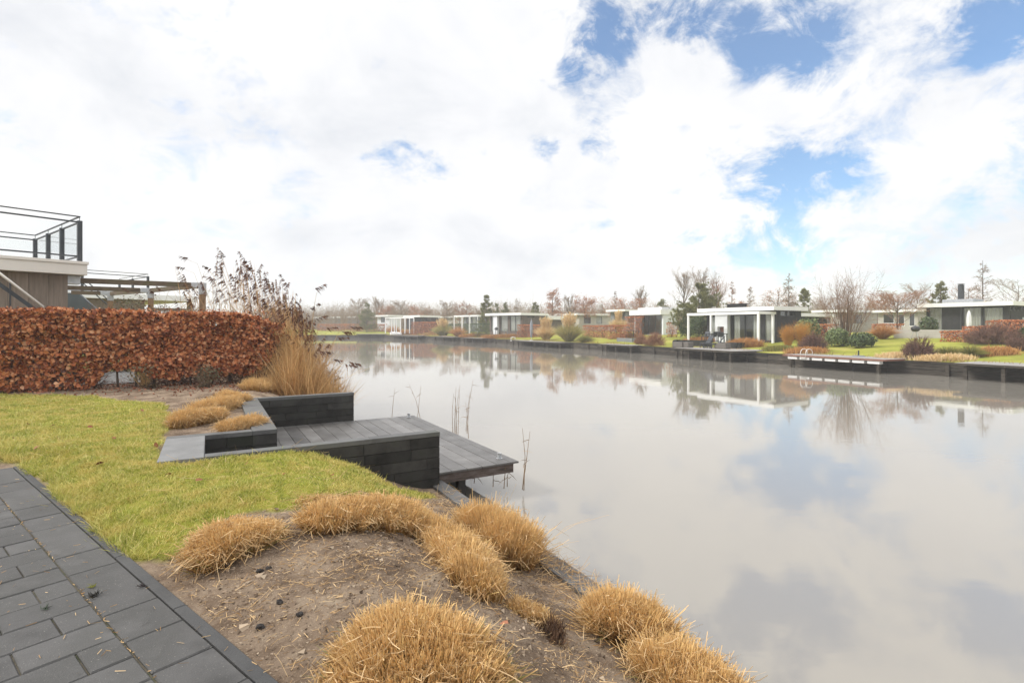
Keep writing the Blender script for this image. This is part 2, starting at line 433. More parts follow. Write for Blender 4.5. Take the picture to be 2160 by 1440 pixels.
M['wicker'] = mat_surf('grey_wicker', [(.10, .09, .08), (.19, .17, .15)], 20, .8, .4)
M['slate'] = mat_surf('slate_panel', [(.055, .07, .082), (.085, .10, .115)], 1.5, .55, .05)
M['bark'] = mat_surf('grey_bark', [(.085, .065, .05), (.17, .14, .115)], 6, .9, .4, stretch=(2, 2, .6))
M['twig'] = mat_leaf('bare_twigs', [(.15, .10, .062), (.27, .185, .115), (.36, .26, .17)], .0, .8)
M['twigmid'] = mat_leaf('brown_twigs', [(.15, .085, .05), (.27, .16, .10), (.34, .22, .14)], .0, .8)
M['twigred'] = mat_leaf('reddish_twigs', [(.24, .115, .062), (.40, .21, .12)], .0, .8)
M['twigpurple'] = mat_leaf('purple_brown_twigs', [(.085, .045, .036), (.17, .090, .068), (.24, .14, .10)], .0, .8)
M['twigyellow'] = mat_leaf('yellow_willow_twigs', [(.50, .26, .05), (.66, .38, .08), (.55, .20, .05)], .1, .7)
M['beech'] = mat_leaf('copper_beech_leaves', [(.09, .028, .015), (.27, .074, .028), (.44, .138, .048), (.58, .23, .090), (.66, .36, .20)], .18, .38)
M['russet'] = mat_leaf('russet_oak_leaves', [(.30, .11, .05), (.46, .20, .10), (.54, .28, .16)], .25, .7)
M['pine'] = mat_leaf('pine_needles', [(.12, .135, .052), (.21, .22, .085), (.35, .32, .14)], .1, .6)
M['evergreen'] = mat_leaf('evergreen_leaves', [(.035, .055, .025), (.075, .11, .045), (.13, .17, .07)], .1, .4)
M['rhodo'] = mat_leaf('pale_evergreen_leaves', [(.08, .12, .045), (.17, .22, .085), (.27, .31, .14)], .15, .4)
M['straw'] = mat_leaf('cut_straw', [(.15, .055, .014), (.36, .155, .036), (.52, .27, .070), (.30, .22, .050), (.62, .37, .115), (.26, .10, .024)], .08, .55, tip=(.95, .67, .32), tipamt=.62, patch=((.20, .085, .022), 8.0, .5))
M['strawlitter'] = mat_leaf('loose_straw', [(.30, .17, .07), (.52, .34, .16), (.66, .48, .27)], .1, .7)
M['reedstalk'] = mat_leaf('reed_stalks', [(.40, .20, .07), (.62, .38, .16), (.78, .55, .28), (.50, .29, .11), (.34, .24, .10)], .32, .6)
M['wetreed'] = mat_leaf('wet_reed', [(.16, .10, .06), (.32, .22, .13)], .1, .7)
M['plume'] = mat_leaf('reed_plumes', [(.05, .025, .018), (.12, .055, .038), (.24, .12, .07)], .2, .9)
M['pampas'] = mat_leaf('tan_pampas', [(.56, .38, .17), (.74, .55, .29), (.84, .67, .42)], .25, .7)
M['pampasgreen'] = mat_leaf('pampas_leaves', [(.26, .26, .09), (.42, .38, .14), (.58, .46, .19)], .25, .6)
M['orangegrass'] = mat_leaf('orange_dead_grass', [(.36, .17, .06), (.52, .27, .10), (.60, .34, .14)], .25, .7)
M['greengrass'] = mat_leaf('sedge_blades', [(.14, .16, .04), (.25, .25, .07), (.36, .28, .09)], .2, .6)
M['lawn'] = mat_leaf('lawn_blades', [(.11, .165, .020), (.23, .285, .035), (.355, .37, .052), (.48, .44, .095), (.63, .52, .25)], .18, .5, tip=(.60, .56, .16), tipamt=.42, patch=((.60, .46, .15), 3.4, .85))
M['deadleaf'] = mat_leaf('fallen_leaves', [(.10, .035, .02), (.25, .085, .04), (.36, .16, .09)], .1, .6)
M['clod'] = mat_surf('dark_clods', [(.010, .009, .009), (.045, .036, .03)], 20, .8, .5)
WATER = -.18
# ------------------------------------------------------------------ terrain of the near bank
P1, P2 = unit((.622, .783)), unit((-.783, .622))      # paving grid: across and along its edge
PE = np.array([-.98, 2.2])
PAVE_END = 5.55
def uv(x, y):
    rx, ry = x + .97, y - 7.0
    return rx * E1[0] + ry * E1[1], rx * N1[0] + ry * N1[1]
def in_poly(x, y, poly):
    x = np.asarray(x, float); y = np.asarray(y, float)
    r = np.zeros(np.broadcast(x, y).shape, bool)
    n = len(poly)
    for i in range(n):
        x0, y0 = poly[i]; x1, y1 = poly[(i + 1) % n]
        c = ((y0 > y) != (y1 > y)) & (x < (x1 - x0) * (y - y0) / (y1 - y0 + 1e-12) + x0)
        r ^= c
    return r
def near_z(x, y, pits=True):
    x = np.asarray(x, float); y = np.asarray(y, float)
    u, v = uv(x, y)
    z = .15 + .70 * sstep(0, 1.95, -u)
    z = z + (fbm(x * 1.3, y * 1.3, 3) - .47) * .09 * sstep(.05, .6, -u) * (1 - .8 * sstep(9, 20, -u))
    z = z + (fbm(x * 7, y * 7, 9) - .47) * .045 * sstep(.0, .4, -u)
    q = (x - PE[0]) * P1[0] + (y - PE[1]) * P1[1]
    t = (x - PE[0]) * P2[0] + (y - PE[1]) * P2[1]
    k = sstep(.45, .0, q) * sstep(6.2, 5.5, t)
    z = z * (1 - k) + .785 * k
    pv = (q < -.03) & (t < PAVE_END - .02)
    z = np.where(pv, .735, z)
    if pits:
        pit = ((u > -1.98) & (v > .08) & (v < 4.92)) | ((u > -2.95) & (v > .08) & (v < 1.40))
        z = np.where(pit, .06, z)
        z = np.where((u < -2.0) & (u > -3.4) & (v > 1.40) & (v < 5.2), np.minimum(z, .845), z)
        k2 = sstep(-.28, -.05, v) * (v < .08) * sstep(-1.7, -2.2, u) * sstep(-3.6, -3.2, u)
        z = z * (1 - k2) + np.minimum(z, .875) * k2
    return z
def ghit(px, py, pits=False):
    """where the sight line through a photo pixel meets the near bank"""
    d = np.linspace(1.6, 26, 1500)
    x = (px - CX) / FPX * d
    zr = EYE - (py - HY) / FPX * d
    zt = near_z(x, d, pits)
    i = np.argmax(zr <= zt)
    if zr[i] > zt[i]: i = len(d) - 1
    return np.array([x[i], d[i]])
LAWN_PX = [(-900, 836), (0, 832), (150, 834), (250, 841), (345, 852), (362, 880), (343, 914), (338, 968), (440, 962), (640, 952), (770, 990), (830, 1025), (925, 1036),
           (800, 1046), (700, 1055), (640, 1062), (585, 1082), (480, 1088), (395, 1150), (330, 1192), (250, 1160), (150, 1090), (80, 1040), (32, 982), (-900, 982)]
LAWN = [tuple(ghit(*q)) for q in LAWN_PX]
LAWN[0] = (-18.0, 11.4); LAWN[-1] = (-18.0, 6.2)
def lawn_mask(x, y, jit=.10):
    jx = (fbm(np.asarray(x) * 4, np.asarray(y) * 4, 31) - .47) * jit * 4
    jy = (fbm(np.asarray(x) * 4, np.asarray(y) * 4, 57) - .47) * jit * 4
    return in_poly(x + jx, y + jy, LAWN)

def grid_mesh(name, X, Y, Z, attr=None):
    n, m = X.shape
    V = np.stack([X, Y, Z], -1).reshape(-1, 3)
    i = np.arange(n * m).reshape(n, m)
    F = np.stack([i[:-1, :-1], i[1:, :-1], i[1:, 1:], i[:-1, 1:]], -1).reshape(-1, 4)
    mb = MB(); mb.add(V, [F], None if attr is None else attr.ravel())
    return mb

def mat_ground():
    m, nt, N, L = new_mat('earth_and_lawn')
    tc = N('ShaderNodeTexCoord')
    def noise(sc, det=6, ro=.6):
        n = N('ShaderNodeTexNoise'); n.inputs['Scale'].default_value = sc; n.inputs['Detail'].default_value = det; n.inputs['Roughness'].default_value = ro
        L(tc.outputs['Object'], n.inputs['Vector']); return n
    s = ramp(N, [(.085, .054, .033), (.165, .113, .074), (.245, .178, .122), (.35, .27, .19)], [.34, .45, .54, .66])
    a1 = noise(2.6, 10, .72); L(a1.outputs['Fac'], s.inputs[0])
    sp = noise(75, 4, .6); mr = N('ShaderNodeMapRange'); mr.inputs[1].default_value = .60; mr.inputs[2].default_value = .68; L(sp.outputs['Fac'], mr.inputs[0])
    mx = N('ShaderNodeMix'); mx.data_type = 'RGBA'; L(mr.outputs[0], mx.inputs['Factor']); L(s.outputs[0], mx.inputs['A']); mx.inputs['B'].default_value = (.42, .33, .23, 1)
    sp2 = noise(48, 4, .6); mr2 = N('ShaderNodeMapRange'); mr2.inputs[1].default_value = .62; mr2.inputs[2].default_value = .70; L(sp2.outputs['Fac'], mr2.inputs[0])
    mx2 = N('ShaderNodeMix'); mx2.data_type = 'RGBA'; L(mr2.outputs[0], mx2.inputs['Factor']); L(mx.outputs['Result'], mx2.inputs['A']); mx2.inputs['B'].default_value = (.035, .027, .02, 1)
    g = ramp(N, [(.14, .15, .014), (.24, .25, .022), (.33, .28, .06)], [.35, .5, .65]); a2 = noise(7, 6); L(a2.outputs['Fac'], g.inputs[0])
    at_ = N('ShaderNodeAttribute'); at_.attribute_name = 'along'
    mx3 = N('ShaderNodeMix'); mx3.data_type = 'RGBA'; L(at_.outputs['Fac'], mx3.inputs['Factor']); L(mx2.outputs['Result'], mx3.inputs['A']); L(g.outputs[0], mx3.inputs['B'])
    p = N('ShaderNodeBsdfPrincipled'); p.inputs['Roughness'].default_value = .85; p.inputs['Specular IOR Level'].default_value = .25
    L(mx3.outputs['Result'], p.inputs['Base Color'])
    b1 = noise(22, 10, .75); bp = N('ShaderNodeBump'); bp.inputs['Strength'].default_value = 1.0; bp.inputs['Distance'].default_value = .035
    L(b1.outputs['Fac'], bp.inputs['Height']); L(bp.outputs[0], p.inputs['Normal'])
    o = N('ShaderNodeOutputMaterial'); L(p.outputs[0], o.inputs[0])
    return m
M['ground'] = mat_ground()

def build_near_ground():
    us = np.concatenate([np.arange(0, -6.0, -.05), np.arange(-6, -12, -.12), [-12, -13, -15, -18, -22, -30, -45, -70, -120, -200, -330]])
    vs = np.concatenate([[-60, -30, -15, -9], np.arange(-7, 9.5, .05), np.arange(9.5, 16, .2), [16, 18, 22, 30, 45, 70, 100, 150, 220, 330]])
    U, V = np.meshgrid(us, vs, indexing='ij')
    X = DOCK.o[0] + E1[0] * U + N1[0] * V; Y = DOCK.o[1] + E1[1] * U + N1[1] * V
    Z = near_z(X, Y)
    lm = np.zeros_like(X)
    k = (np.abs(X) < 30) & (Y > -2) & (Y < 25)
    acc = np.zeros(k.sum())
    for dx, dy in ((0, 0), (.04, 0), (-.04, 0), (0, .04), (0, -.04)):
        acc += lawn_mask(X[k] + dx, Y[k] + dy)
    lm[k] = acc / 5
    # the ground behind the hedge is lawn and planting of the neighbours' plots
    _, vv = uv(X, Y)
    lm = np.where((Y > 16) & (Z > .5), .75, lm)
    single(grid_mesh('ground', X, Y, Z, lm), 'ground', M['ground'], (0, 0, 0), kind='structure', smooth=True, along=True)
build_near_ground()

# ------------------------------------------------------------------ the far bank
BANK = np.array([(44, -30), (33, -2), (23.4, 23.9), (20.8, 28.8), (17.6, 35.7), (14.0, 46.0), (10.8, 53.5), (3.6, 68), (-4.9, 85), (-13.5, 99), (-24, 112), (-30, 117), (-44, 119.5), (-80, 121), (-150, 118), (-330, 108)], float)
def bank_dist(x, y):
    x = np.asarray(x, float); y = np.asarray(y, float)
    best = np.full(np.broadcast(x, y).shape, 1e9)
    for a, b in zip(BANK[:-1], BANK[1:]):
        d = b - a; l2 = d @ d
        t = np.clip(((x - a[0]) * d[0] + (y - a[1]) * d[1]) / l2, 0, 1)
        best = np.minimum(best, np.hypot(x - a[0] - t * d[0], y - a[1] - t * d[1]))
    return best
def far_profile(d):
    return .50 + 1.15 * sstep(-4, 17, d) - .075 + .0 * d
def far_z(x, y):
    d = bank_dist(x, y)
    return far_profile(d) + (fbm(np.asarray(x) * .35, np.asarray(y) * .35, 5) - .47) * .16 * sstep(.5, 4, d)
def bank_at(px):
    """point of the far bank's water edge on the sight line of a photo column, with tangent and landward normal"""
    r = (px - CX) / FPX
    for a, b in zip(BANK[:-1], BANK[1:]):
        d = b - a
        den = d[0] - r * d[1]
        if abs(den) < 1e-9: continue
        t = (r * a[1] - a[0]) / den
        if 0 <= t <= 1 and (a + t * d)[1] > 1:
            tn = unit(d)
            return a + t * d, tn, np.array([tn[1], -tn[0]])
    raise ValueError(px)
def build_far_ground():
    pts = []; nor = []
    for i, (a, b) in enumerate(zip(BANK[:-1], BANK[1:])):
        n = max(1, int(np.linalg.norm(b - a) / 2.0))
        n = min(n, 30)
        for k in range(n): pts.append(a + (b - a) * k / n)
    pts.append(BANK[-1]); pts = np.array(pts)
    tn = np.gradient(pts, axis=0); tn /= np.linalg.norm(tn, axis=1)[:, None]
    nr = np.stack([tn[:, 1], -tn[:, 0]], 1)
    for _ in range(6):
        nr[1:-1] = (nr[:-2] + nr[1:-1] * 2 + nr[2:]); nr /= np.linalg.norm(nr, axis=1)[:, None]
    ds = np.array([0, .35, .8, 1.4, 2.2, 3, 4, 5.2, 6.5, 8, 10, 12, 14.5, 17.5, 21, 26, 34, 46, 65, 95, 140, 210, 300])
    X = pts[:, None, 0] + nr[:, None, 0] * ds[None]; Y = pts[:, None, 1] + nr[:, None, 1] * ds[None]
    D = np.broadcast_to(ds[None], X.shape)
    Z = far_profile(D) + (fbm(X * .35, Y * .35, 5) - .47) * .16 * sstep(.5, 4, D)
    m, nt, N, L = new_mat('far_lawn')
    tc = N('ShaderNodeTexCoord')
    a = N('ShaderNodeTexNoise'); a.inputs['Scale'].default_value = .35; a.inputs['Detail'].default_value = 9; a.inputs['Roughness'].default_value = .66; L(tc.outputs['Object'], a.inputs['Vector'])
    rp = ramp(N, [(.24, .19, .06), (.23, .24, .040), (.31, .31, .055), (.40, .33, .11)], [.34, .45, .57, .70]); L(a.outputs['Fac'], rp.inputs[0])
    p = N('ShaderNodeBsdfPrincipled'); p.inputs['Roughness'].default_value = .95; p.inputs['Specular IOR Level'].default_value = .1; L(rp.outputs[0], p.inputs['Base Color'])
    b = N('ShaderNodeTexNoise'); b.inputs['Scale'].default_value = 9; b.inputs['Detail'].default_value = 6; L(tc.outputs['Object'], b.inputs['Vector'])
    bp = N('ShaderNodeBump'); bp.inputs['Strength'].default_value = .8; bp.inputs['Distance'].default_value = .1; L(b.outputs['Fac'], bp.inputs['Height']); L(bp.outputs[0], p.inputs['Normal'])
    o = N('ShaderNodeOutputMaterial'); L(p.outputs[0], o.inputs[0])
    single(grid_mesh('far_ground', X, Y, Z), 'far_ground', m, (0, 0, 0), kind='structure', smooth=True)
    # timber sheet piling along the water, boards running lengthways
    mb = MB()
    for a, b in zip(BANK[:-1], BANK[1:]):
        L_ = np.linalg.norm(b - a); fr = Fr(a, unit(b - a), (unit(b - a)[1], -unit(b - a)[0]))
        n = max(1, int(L_ / 3.2)); n = min(n, 24)
        for k in range(n):
            for j, (z0, z1, q) in enumerate(((-.75, .09, .0), (.105, .26, .035), (.275, .43, .015))):
                mb.box(fr, L_ * k / n + .01, L_ * (k + 1) / n - .01, -.10 - q, .10, z0, z1)
            mb.box(fr, L_ * k / n, L_ * (k + 1) / n - .005, -.17, .06, .443, .515)
            mb.box(fr, L_ * (k + .5) / n - .08, L_ * (k + .5) / n + .08, -.24, -.131, -.9, .40)
    return single(mb, 'quay_wall', M['bankwood'], (22.8, 23.2, 0), 'long low quay wall of weathered dark timber along the opposite bank', 'quay wall')
FAR_QUAY = build_far_ground()

# ------------------------------------------------------------------ water
def build_water():
    m, nt, N, L = new_mat('canal_water')
    tc = N('ShaderNodeTexCoord')
    def noise(sc, stretch, det):
        mp = N('ShaderNodeMapping'); mp.inputs['Scale'].default_value = stretch; mp.inputs['Rotation'].default_value = (0, 0, R(-12)); L(tc.outputs['Object'], mp.inputs[0])
        n = N('ShaderNodeTexNoise'); n.inputs['Scale'].default_value = sc; n.inputs['Detail'].default_value = det; n.inputs['Roughness'].default_value = .5; L(mp.outputs[0], n.inputs['Vector']); return n
    a = noise(1.1, (.45, 1.5, 1), 3); b = noise(4.2, (.45, 2.0, 1), 3); c = noise(.09, (1, 1, 1), 3)
    mr = N('ShaderNodeMapRange'); mr.inputs[1].default_value = .38; mr.inputs[2].default_value = .66; mr.inputs[3].default_value = .25; L(c.outputs['Fac'], mr.inputs[0])
    mu = N('ShaderNodeMath'); mu.operation = 'MULTIPLY'; mu.inputs[1].default_value = .42; L(b.outputs['Fac'], mu.inputs[0])
    ad = N('ShaderNodeMath'); ad.operation = 'ADD'; L(a.outputs['Fac'], ad.inputs[0]); L(mu.outputs[0], ad.inputs[1])
    m2 = N('ShaderNodeMath'); m2.operation = 'MULTIPLY'; L(ad.outputs[0], m2.inputs[0]); L(mr.outputs[0], m2.inputs[1])
    bp = N('ShaderNodeBump'); bp.inputs['Strength'].default_value = .085; bp.inputs['Distance'].default_value = .03; L(m2.outputs[0], bp.inputs['Height'])
    p = N('ShaderNodeBsdfPrincipled'); p.inputs['Base Color'].default_value = (.255, .234, .200, 1)
    p.inputs['Roughness'].default_value = .03; p.inputs['IOR'].default_value = 1.95; p.inputs['Specular IOR Level'].default_value = .5
    L(bp.outputs[0], p.inputs['Normal'])
    o = N('ShaderNodeOutputMaterial'); L(p.outputs[0], o.inputs[0])
    mb = MB(); mb.add([(-420, -80, WATER), (120, -80, WATER), (120, 330, WATER), (-420, 330, WATER)], [[[0, 1, 2, 3]]])
    single(mb, 'water', m, (0, 0, 0), kind='structure')
build_water()

# ------------------------------------------------------------------ near quay edge and paving
def build_quay():
    mb = MB()
    v = -8.0; rng = random.Random(4)
    while v < 40:
        l = rng.uniform(1.7, 2.3)
        mb.box(DOCK, -.03, .03, v, v + l - .006, -.6, .138)                  # sheet piling
        mb.box(DOCK, -.10, .10, v, v + l - .006, .14, .19)                   # cap board
        v += l
    m = mat_surf('grey_cap_board', [(.075, .073, .07), (.13, .125, .12)], 3, .7, .3, bscale=50, island=.1)
    single(mb, 'quay_wall', m, (-.97, 7.0, 0), 'low dark quay edge board along the near bank below the straw tufts', 'quay wall')
build_quay()
PAV = Fr(PE, P1, P2)
def build_paving():
    rng = random.Random(8)
    mb = MB()
    def tile(u0, u1, v0, v1, fr=PAV):
        g = .0022 + rng.uniform(0, .0014); dz = rng.uniform(-.003, .003); b = .006
        u0 += g; u1 -= g; v0 += g; v1 -= g
        zt = .80 + dz
        ti = [rng.uniform(-.0012, .0012) for _ in range(4)]
        P = [fr.p(u0, v0, .72), fr.p(u1, v0, .72), fr.p(u1, v1, .72), fr.p(u0, v1, .72),
             fr.p(u0, v0, zt - .007), fr.p(u1, v0, zt - .007), fr.p(u1, v1, zt - .007), fr.p(u0, v1, zt - .007),
             fr.p(u0 + b, v0 + b, zt + ti[0]), fr.p(u1 - b, v0 + b, zt + ti[1]), fr.p(u1 - b, v1 - b, zt + ti[2]), fr.p(u0 + b, v1 - b, zt + ti[3])]
        F = [[8, 9, 10, 11]]
        for k in (0, 4):
            for j in range(4): F.append([k + j, k + (j + 1) % 4, k + 4 + (j + 1) % 4, k + 4 + j])
        mb.add(P, [np.array(F)])
    v = -3.43
    for L_ in [.357] * 8 + [.714, .357, .357, .357, .714, .357, .714, .357, .357, .714, .357, .714, .714, .714, .714]:   # one row of tiles along the edge
        if v < PAVE_END - .02: tile(-.315, -.062, v, min(v + L_, PAVE_END))
        v += L_
    v = -4.0; k = 0
    while v < PAVE_END - .05:                                                 # running bond rows beside it
        v1 = min(v + .235, PAVE_END)
        u = -.319 - (.163 if k % 2 == 0 else .348)
        tile(u, -.319, v, v1)
        while u > -6.5:
            tile(u - .37, u, v, v1); u -= .37
        v += .235; k += 1
    o = single(mb, 'paving', M['paver'], (0, 0, 0), kind='structure')
    kb = MB(); v = -4.0
    while v < PAVE_END:
        kb.box(PAV, -.060, .0, v + .003, min(v + 1.0, PAVE_END) - .003, .60, .803, .004); v += 1.0
    single(kb, 'kerb', M['kerb'], (PE[0], PE[1], .7), kind='structure')
    jb = MB(); jb.box(PAV, -7.2, -.062, -4.1, PAVE_END, .60, .788)
    single(jb, 'paving_bed', M['joint'], (PE[0], PE[1], .6), kind='structure')
build_paving()

# ------------------------------------------------------------------ the sunken terrace: block walls, slab, jetty
def courses(mb, fr, u0, u1, v0, v1, z0, z1, along, h=.15, seed=1):
    """stacked blocks in staggered courses, laid along u or v"""
    rng = random.Random(seed)
    n = int(round((z1 - z0) / h)); h = (z1 - z0) / n
    for k in range(n):
        a0, a1 = (u0, u1) if along == 'u' else (v0, v1)
        a = a0 - rng.uniform(0, .55)
        while a < a1 - .01:
            b = a + .60
            p, q = max(a, a0), min(b, a1)
            if q - p > .012:
                j = rng.uniform(-.0015, .0015)
                if along == 'u': mb.box(fr, p + .003, q - .003, v0 + j, v1 + j, z0 + k * h + .0035, z0 + (k + 1) * h - .0035)
                else: mb.box(fr, u0 + j, u1 + j, p + .003, q - .003, z0 + k * h + .0035, z0 + (k + 1) * h - .0035)
            a = b
def build_dock():
    F = DOCK
    def wall(name, label, spec, caps, loc):
        th = thing(name, (*F.p(*loc)[:2], .15), label, 'block wall')
        mb = MB()
        for i, s in enumerate(spec): courses(mb, F, *s, seed=len(label) + i)
        part(mb, 'blocks', M['block'], th)
        cb = MB()
        for c in caps: cb.box(F, *c, .004)
        part(cb, 'coping', M['coping'], th)
    def cap_run(u0, u1, v0, v1, along, z0=.84, z1=.90, st=.9):
        r = []; a0, a1 = (u0, u1) if along == 'u' else (v0, v1); a = a0
        while a < a1 - .02:
            b = min(a + st, a1)
            r.append((a + .001, b - .001, v0, v1, z0, z1) if along == 'u' else (u0, u1, a + .001, b - .001, z0, z1)); a = b
        return r
    wall('block_wall', 'dark block wall between the lawn and the jetty deck, grass running up its face',
         [(-2.72, 0, 0, .15, .0, .84, 'u')], cap_run(-2.72, .003, -.003, .153, 'u'), (-1.4, 0))
    wall('block_wall', 'dark block wall at the far side of the deck, in front of the reeds',
         [(-1.87, 0, 4.85, 5.0, .0, .84, 'u')], cap_run(-1.86, .003, 4.847, 5.003, 'u'), (-1, 4.9))
    wall('block_wall', 'L-shaped dark planter wall with a broad pale coping around the straw stubble',
         [(-2.72, -2.17, 1.30, 1.45, .0, .84, 'u'), (-2.17, -1.87, 1.30, 5.0, .0, .84, 'v')],
         cap_run(-3.15, -2.178, 1.297, 1.453, 'u', st=.62) + cap_run(-2.175, -1.867, 1.297, 5.003, 'v', st=1.25), (-2, 2))
    sb = MB(); sb.box(F, -3.15, -2.725, .003, 1.294, .55, .899, .005)
    single(sb, 'entrance_slab', M['slab'], (*F.p(-2.9, .6)[:2], .55), 'pale grey slab set in the grass at the top of the steps down to the deck', 'slab')
    st = MB(); st.box(F, -2.72, -2.30, .16, 1.29, .0, .60, .005); st.box(F, -2.298, -1.90, .16, 1.29, .0, .45, .005)
    single(st, 'steps', M['block'], (*F.p(-2.4, .6)[:2], .0), 'dark steps leading down between two block walls to the deck', 'steps')
    # jetty
    th = thing('jetty', (*F.p(.4, 2.5)[:2], .0), 'grooved dark timber jetty deck standing out over the water between block walls', 'jetty')
    def deck_mat():
        m, nt, N, L = new_mat('grooved_deck')
        tc = N('ShaderNodeTexCoord'); mp = N('ShaderNodeMapping'); mp.inputs['Rotation'].default_value = (0, 0, R(-30)); L(tc.outputs['Object'], mp.inputs[0])
        w = N('ShaderNodeTexWave'); w.wave_type = 'BANDS'; w.bands_direction = 'X'; w.inputs['Scale'].default_value = 16.5; w.inputs['Distortion'].default_value = .15; L(mp.outputs[0], w.inputs['Vector'])
        n = N('ShaderNodeTexNoise'); n.inputs['Scale'].default_value = 2.2; n.inputs['Detail'].default_value = 8; n.inputs['Roughness'].default_value = .7; L(tc.outputs['Object'], n.inputs['Vector'])
        rp = ramp(N, [(.070, .064, .060), (.115, .108, .102), (.18, .172, .165)], [.3, .5, .7]); L(n.outputs['Fac'], rp.inputs[0])
        ge = N('ShaderNodeNewGeometry'); mr = N('ShaderNodeMapRange'); mr.inputs[3].default_value = .8; mr.inputs[4].default_value = 1.2; L(ge.outputs['Random Per Island'], mr.inputs[0])
        sc = N('ShaderNodeVectorMath'); sc.operation = 'SCALE'; L(rp.outputs[0], sc.inputs[0]); L(mr.outputs[0], sc.inputs['Scale'])
        p = N('ShaderNodeBsdfPrincipled'); L(sc.outputs[0], p.inputs['Base Color']); p.inputs['Roughness'].default_value = .38; p.inputs['Specular IOR Level'].default_value = .55
        b = N('ShaderNodeBump'); b.inputs['Strength'].default_value = .5; b.inputs['Distance'].default_value = .006; L(w.outputs['Fac'], b.inputs['Height']); L(b.outputs[0], p.inputs['Normal'])
        o = N('ShaderNodeOutputMaterial'); L(p.outputs[0], o.inputs[0]); return m
    mb = MB(); u = -1.865; rng = random.Random(2)
    while u < 1.30:
        u1 = min(u + .235, 1.33)
        mb.box(F, u + .004, u1 - .004, .158 if u < 0.05 else .158, 4.845 if u < .02 else 4.845, .272, .30 + rng.uniform(-.0015, .0015), .003); u += .235
    part(mb, 'deck', deck_mat(), th)
    fb = MB()
    fb.box(F, .06, 1.26, .20, .26, .135, .268); fb.box(F, 1.18, 1.25, .262, 4.80, .135, .268); fb.box(F, .06, 1.176, 4.74, 4.80, .135, .268)
    fb.box(F, -1.85, .055, .20, .26, .1, .268)
    part(fb, 'fascia_beam', mat_surf('wet_beam', [(.03, .022, .018), (.09, .065, .055), (.16, .13, .12)], 4, .6, .3, stretch=(1, 1, 5)), th)
    for (u, v) in ((.42, .32), (1.05, 2.5), (.42, 4.6), (1.05, 4.6)):
        pb = MB(); pb.box(F, u, u + .11, v, v + .11, -1.2, .265, .008)
        part(pb, 'pile', mat_surf('wet_pile', [(.012, .010, .009), (.04, .033, .03)], 6, .5, .3, stretch=(1, 1, .4)) if 'pile' not in M else M['pile'], th)
    for (u, v, lab) in ((1.14, .42, 'short steel light post on the nearest corner of the jetty deck'), (1.14, 4.62, 'short steel light post on the far corner of the jetty deck')):
        x, y, _ = F.p(u, v)
        t2 = thing('light_post', (x, y, .30), lab, 'light post', 'light posts on the jetty')
        b = MB(); b.tube([(x, y, .301), (x, y, .31)], .05, k=14); part(b, 'base_plate', M['chrome'], t2)
        b = MB(); b.tube([(x, y, .311), (x, y, .375)], .030, k=14); part(b, 'post', M['steel'], t2)
        b = MB(); b.tube([(x, y, .376), (x, y, .392)], .036, k=14); part(b, 'cap', M['chrome'], t2)
build_dock()
# ------------------------------------------------------------------ lawn, straw, soil litter on the near bank
RNG = np.random.default_rng(11)
def nz(x, y): return near_z(x, y)
def build_lawn():
    rng = np.random.default_rng(3)
    n = 2300000
    x = rng.uniform(-13.0, .2, n); y = rng.uniform(2.4, 12.6, n)
    k = (rng.random(n) < np.minimum(1, (3.6 / y) ** 1.35)) & (np.abs(x) < y * 1.04)
    x, y = x[k], y[k]
    k = lawn_mask(x, y); x, y = x[k], y[k]
    u, v = uv(x, y)
    k = ~((u > -3.16) & (v > -.01) & (v < 1.46)) & ~((u > -2.2) & (v > -.005) & (v < 5.01)); x, y = x[k], y[k]
    thin = fbm(x * 1.6, y * 1.6, 77)
    k = rng.random(len(x)) < np.clip(.30 + (thin - .33) * 3.0, .18, 1); x, y = x[k], y[k]
    n = len(x)
    d = y
    z = near_z(x, y) - .004
    lush = fbm(x * 2.2, y * 2.2, 41)
    Ln = rng.uniform(.022, .058, n) * (.55 + 1.0 * lush)
    Ln = np.where(rng.random(n) < .05, Ln * 1.9, Ln)
    q = (x - PE[0]) * P1[0] + (y - PE[1]) * P1[1]
    Ln *= 1 + .7 * sstep(.22, .02, q)
    D = np.stack([rng.normal(0, .42, n), rng.normal(0, .42, n), np.ones(n)], 1)
    D[:, :2] += (np.stack([fbm(x * 3, y * 3, 5), fbm(x * 3, y * 3, 15)], 1) - .47) * 1.2
    D /= np.linalg.norm(D, axis=1)[:, None]
    bend = rng.normal(0, 1, (n, 3)) * Ln[:, None] * .33; bend[:, 2] = -abs(bend[:, 2]) * .5
    mb = MB(); mb.blades(np.stack([x, y, z], 1), D, Ln, rng.uniform(.003, .0052, n) * np.maximum(1, d / 4.2), bend, True, rng)
    single(mb, 'lawn_grass', M['lawn'], (0, 0, 0), 'short yellow-green grass of the lawn sloping towards the water', 'grass', kind='stuff', along=True)
    return n
print('lawn blades', build_lawn())

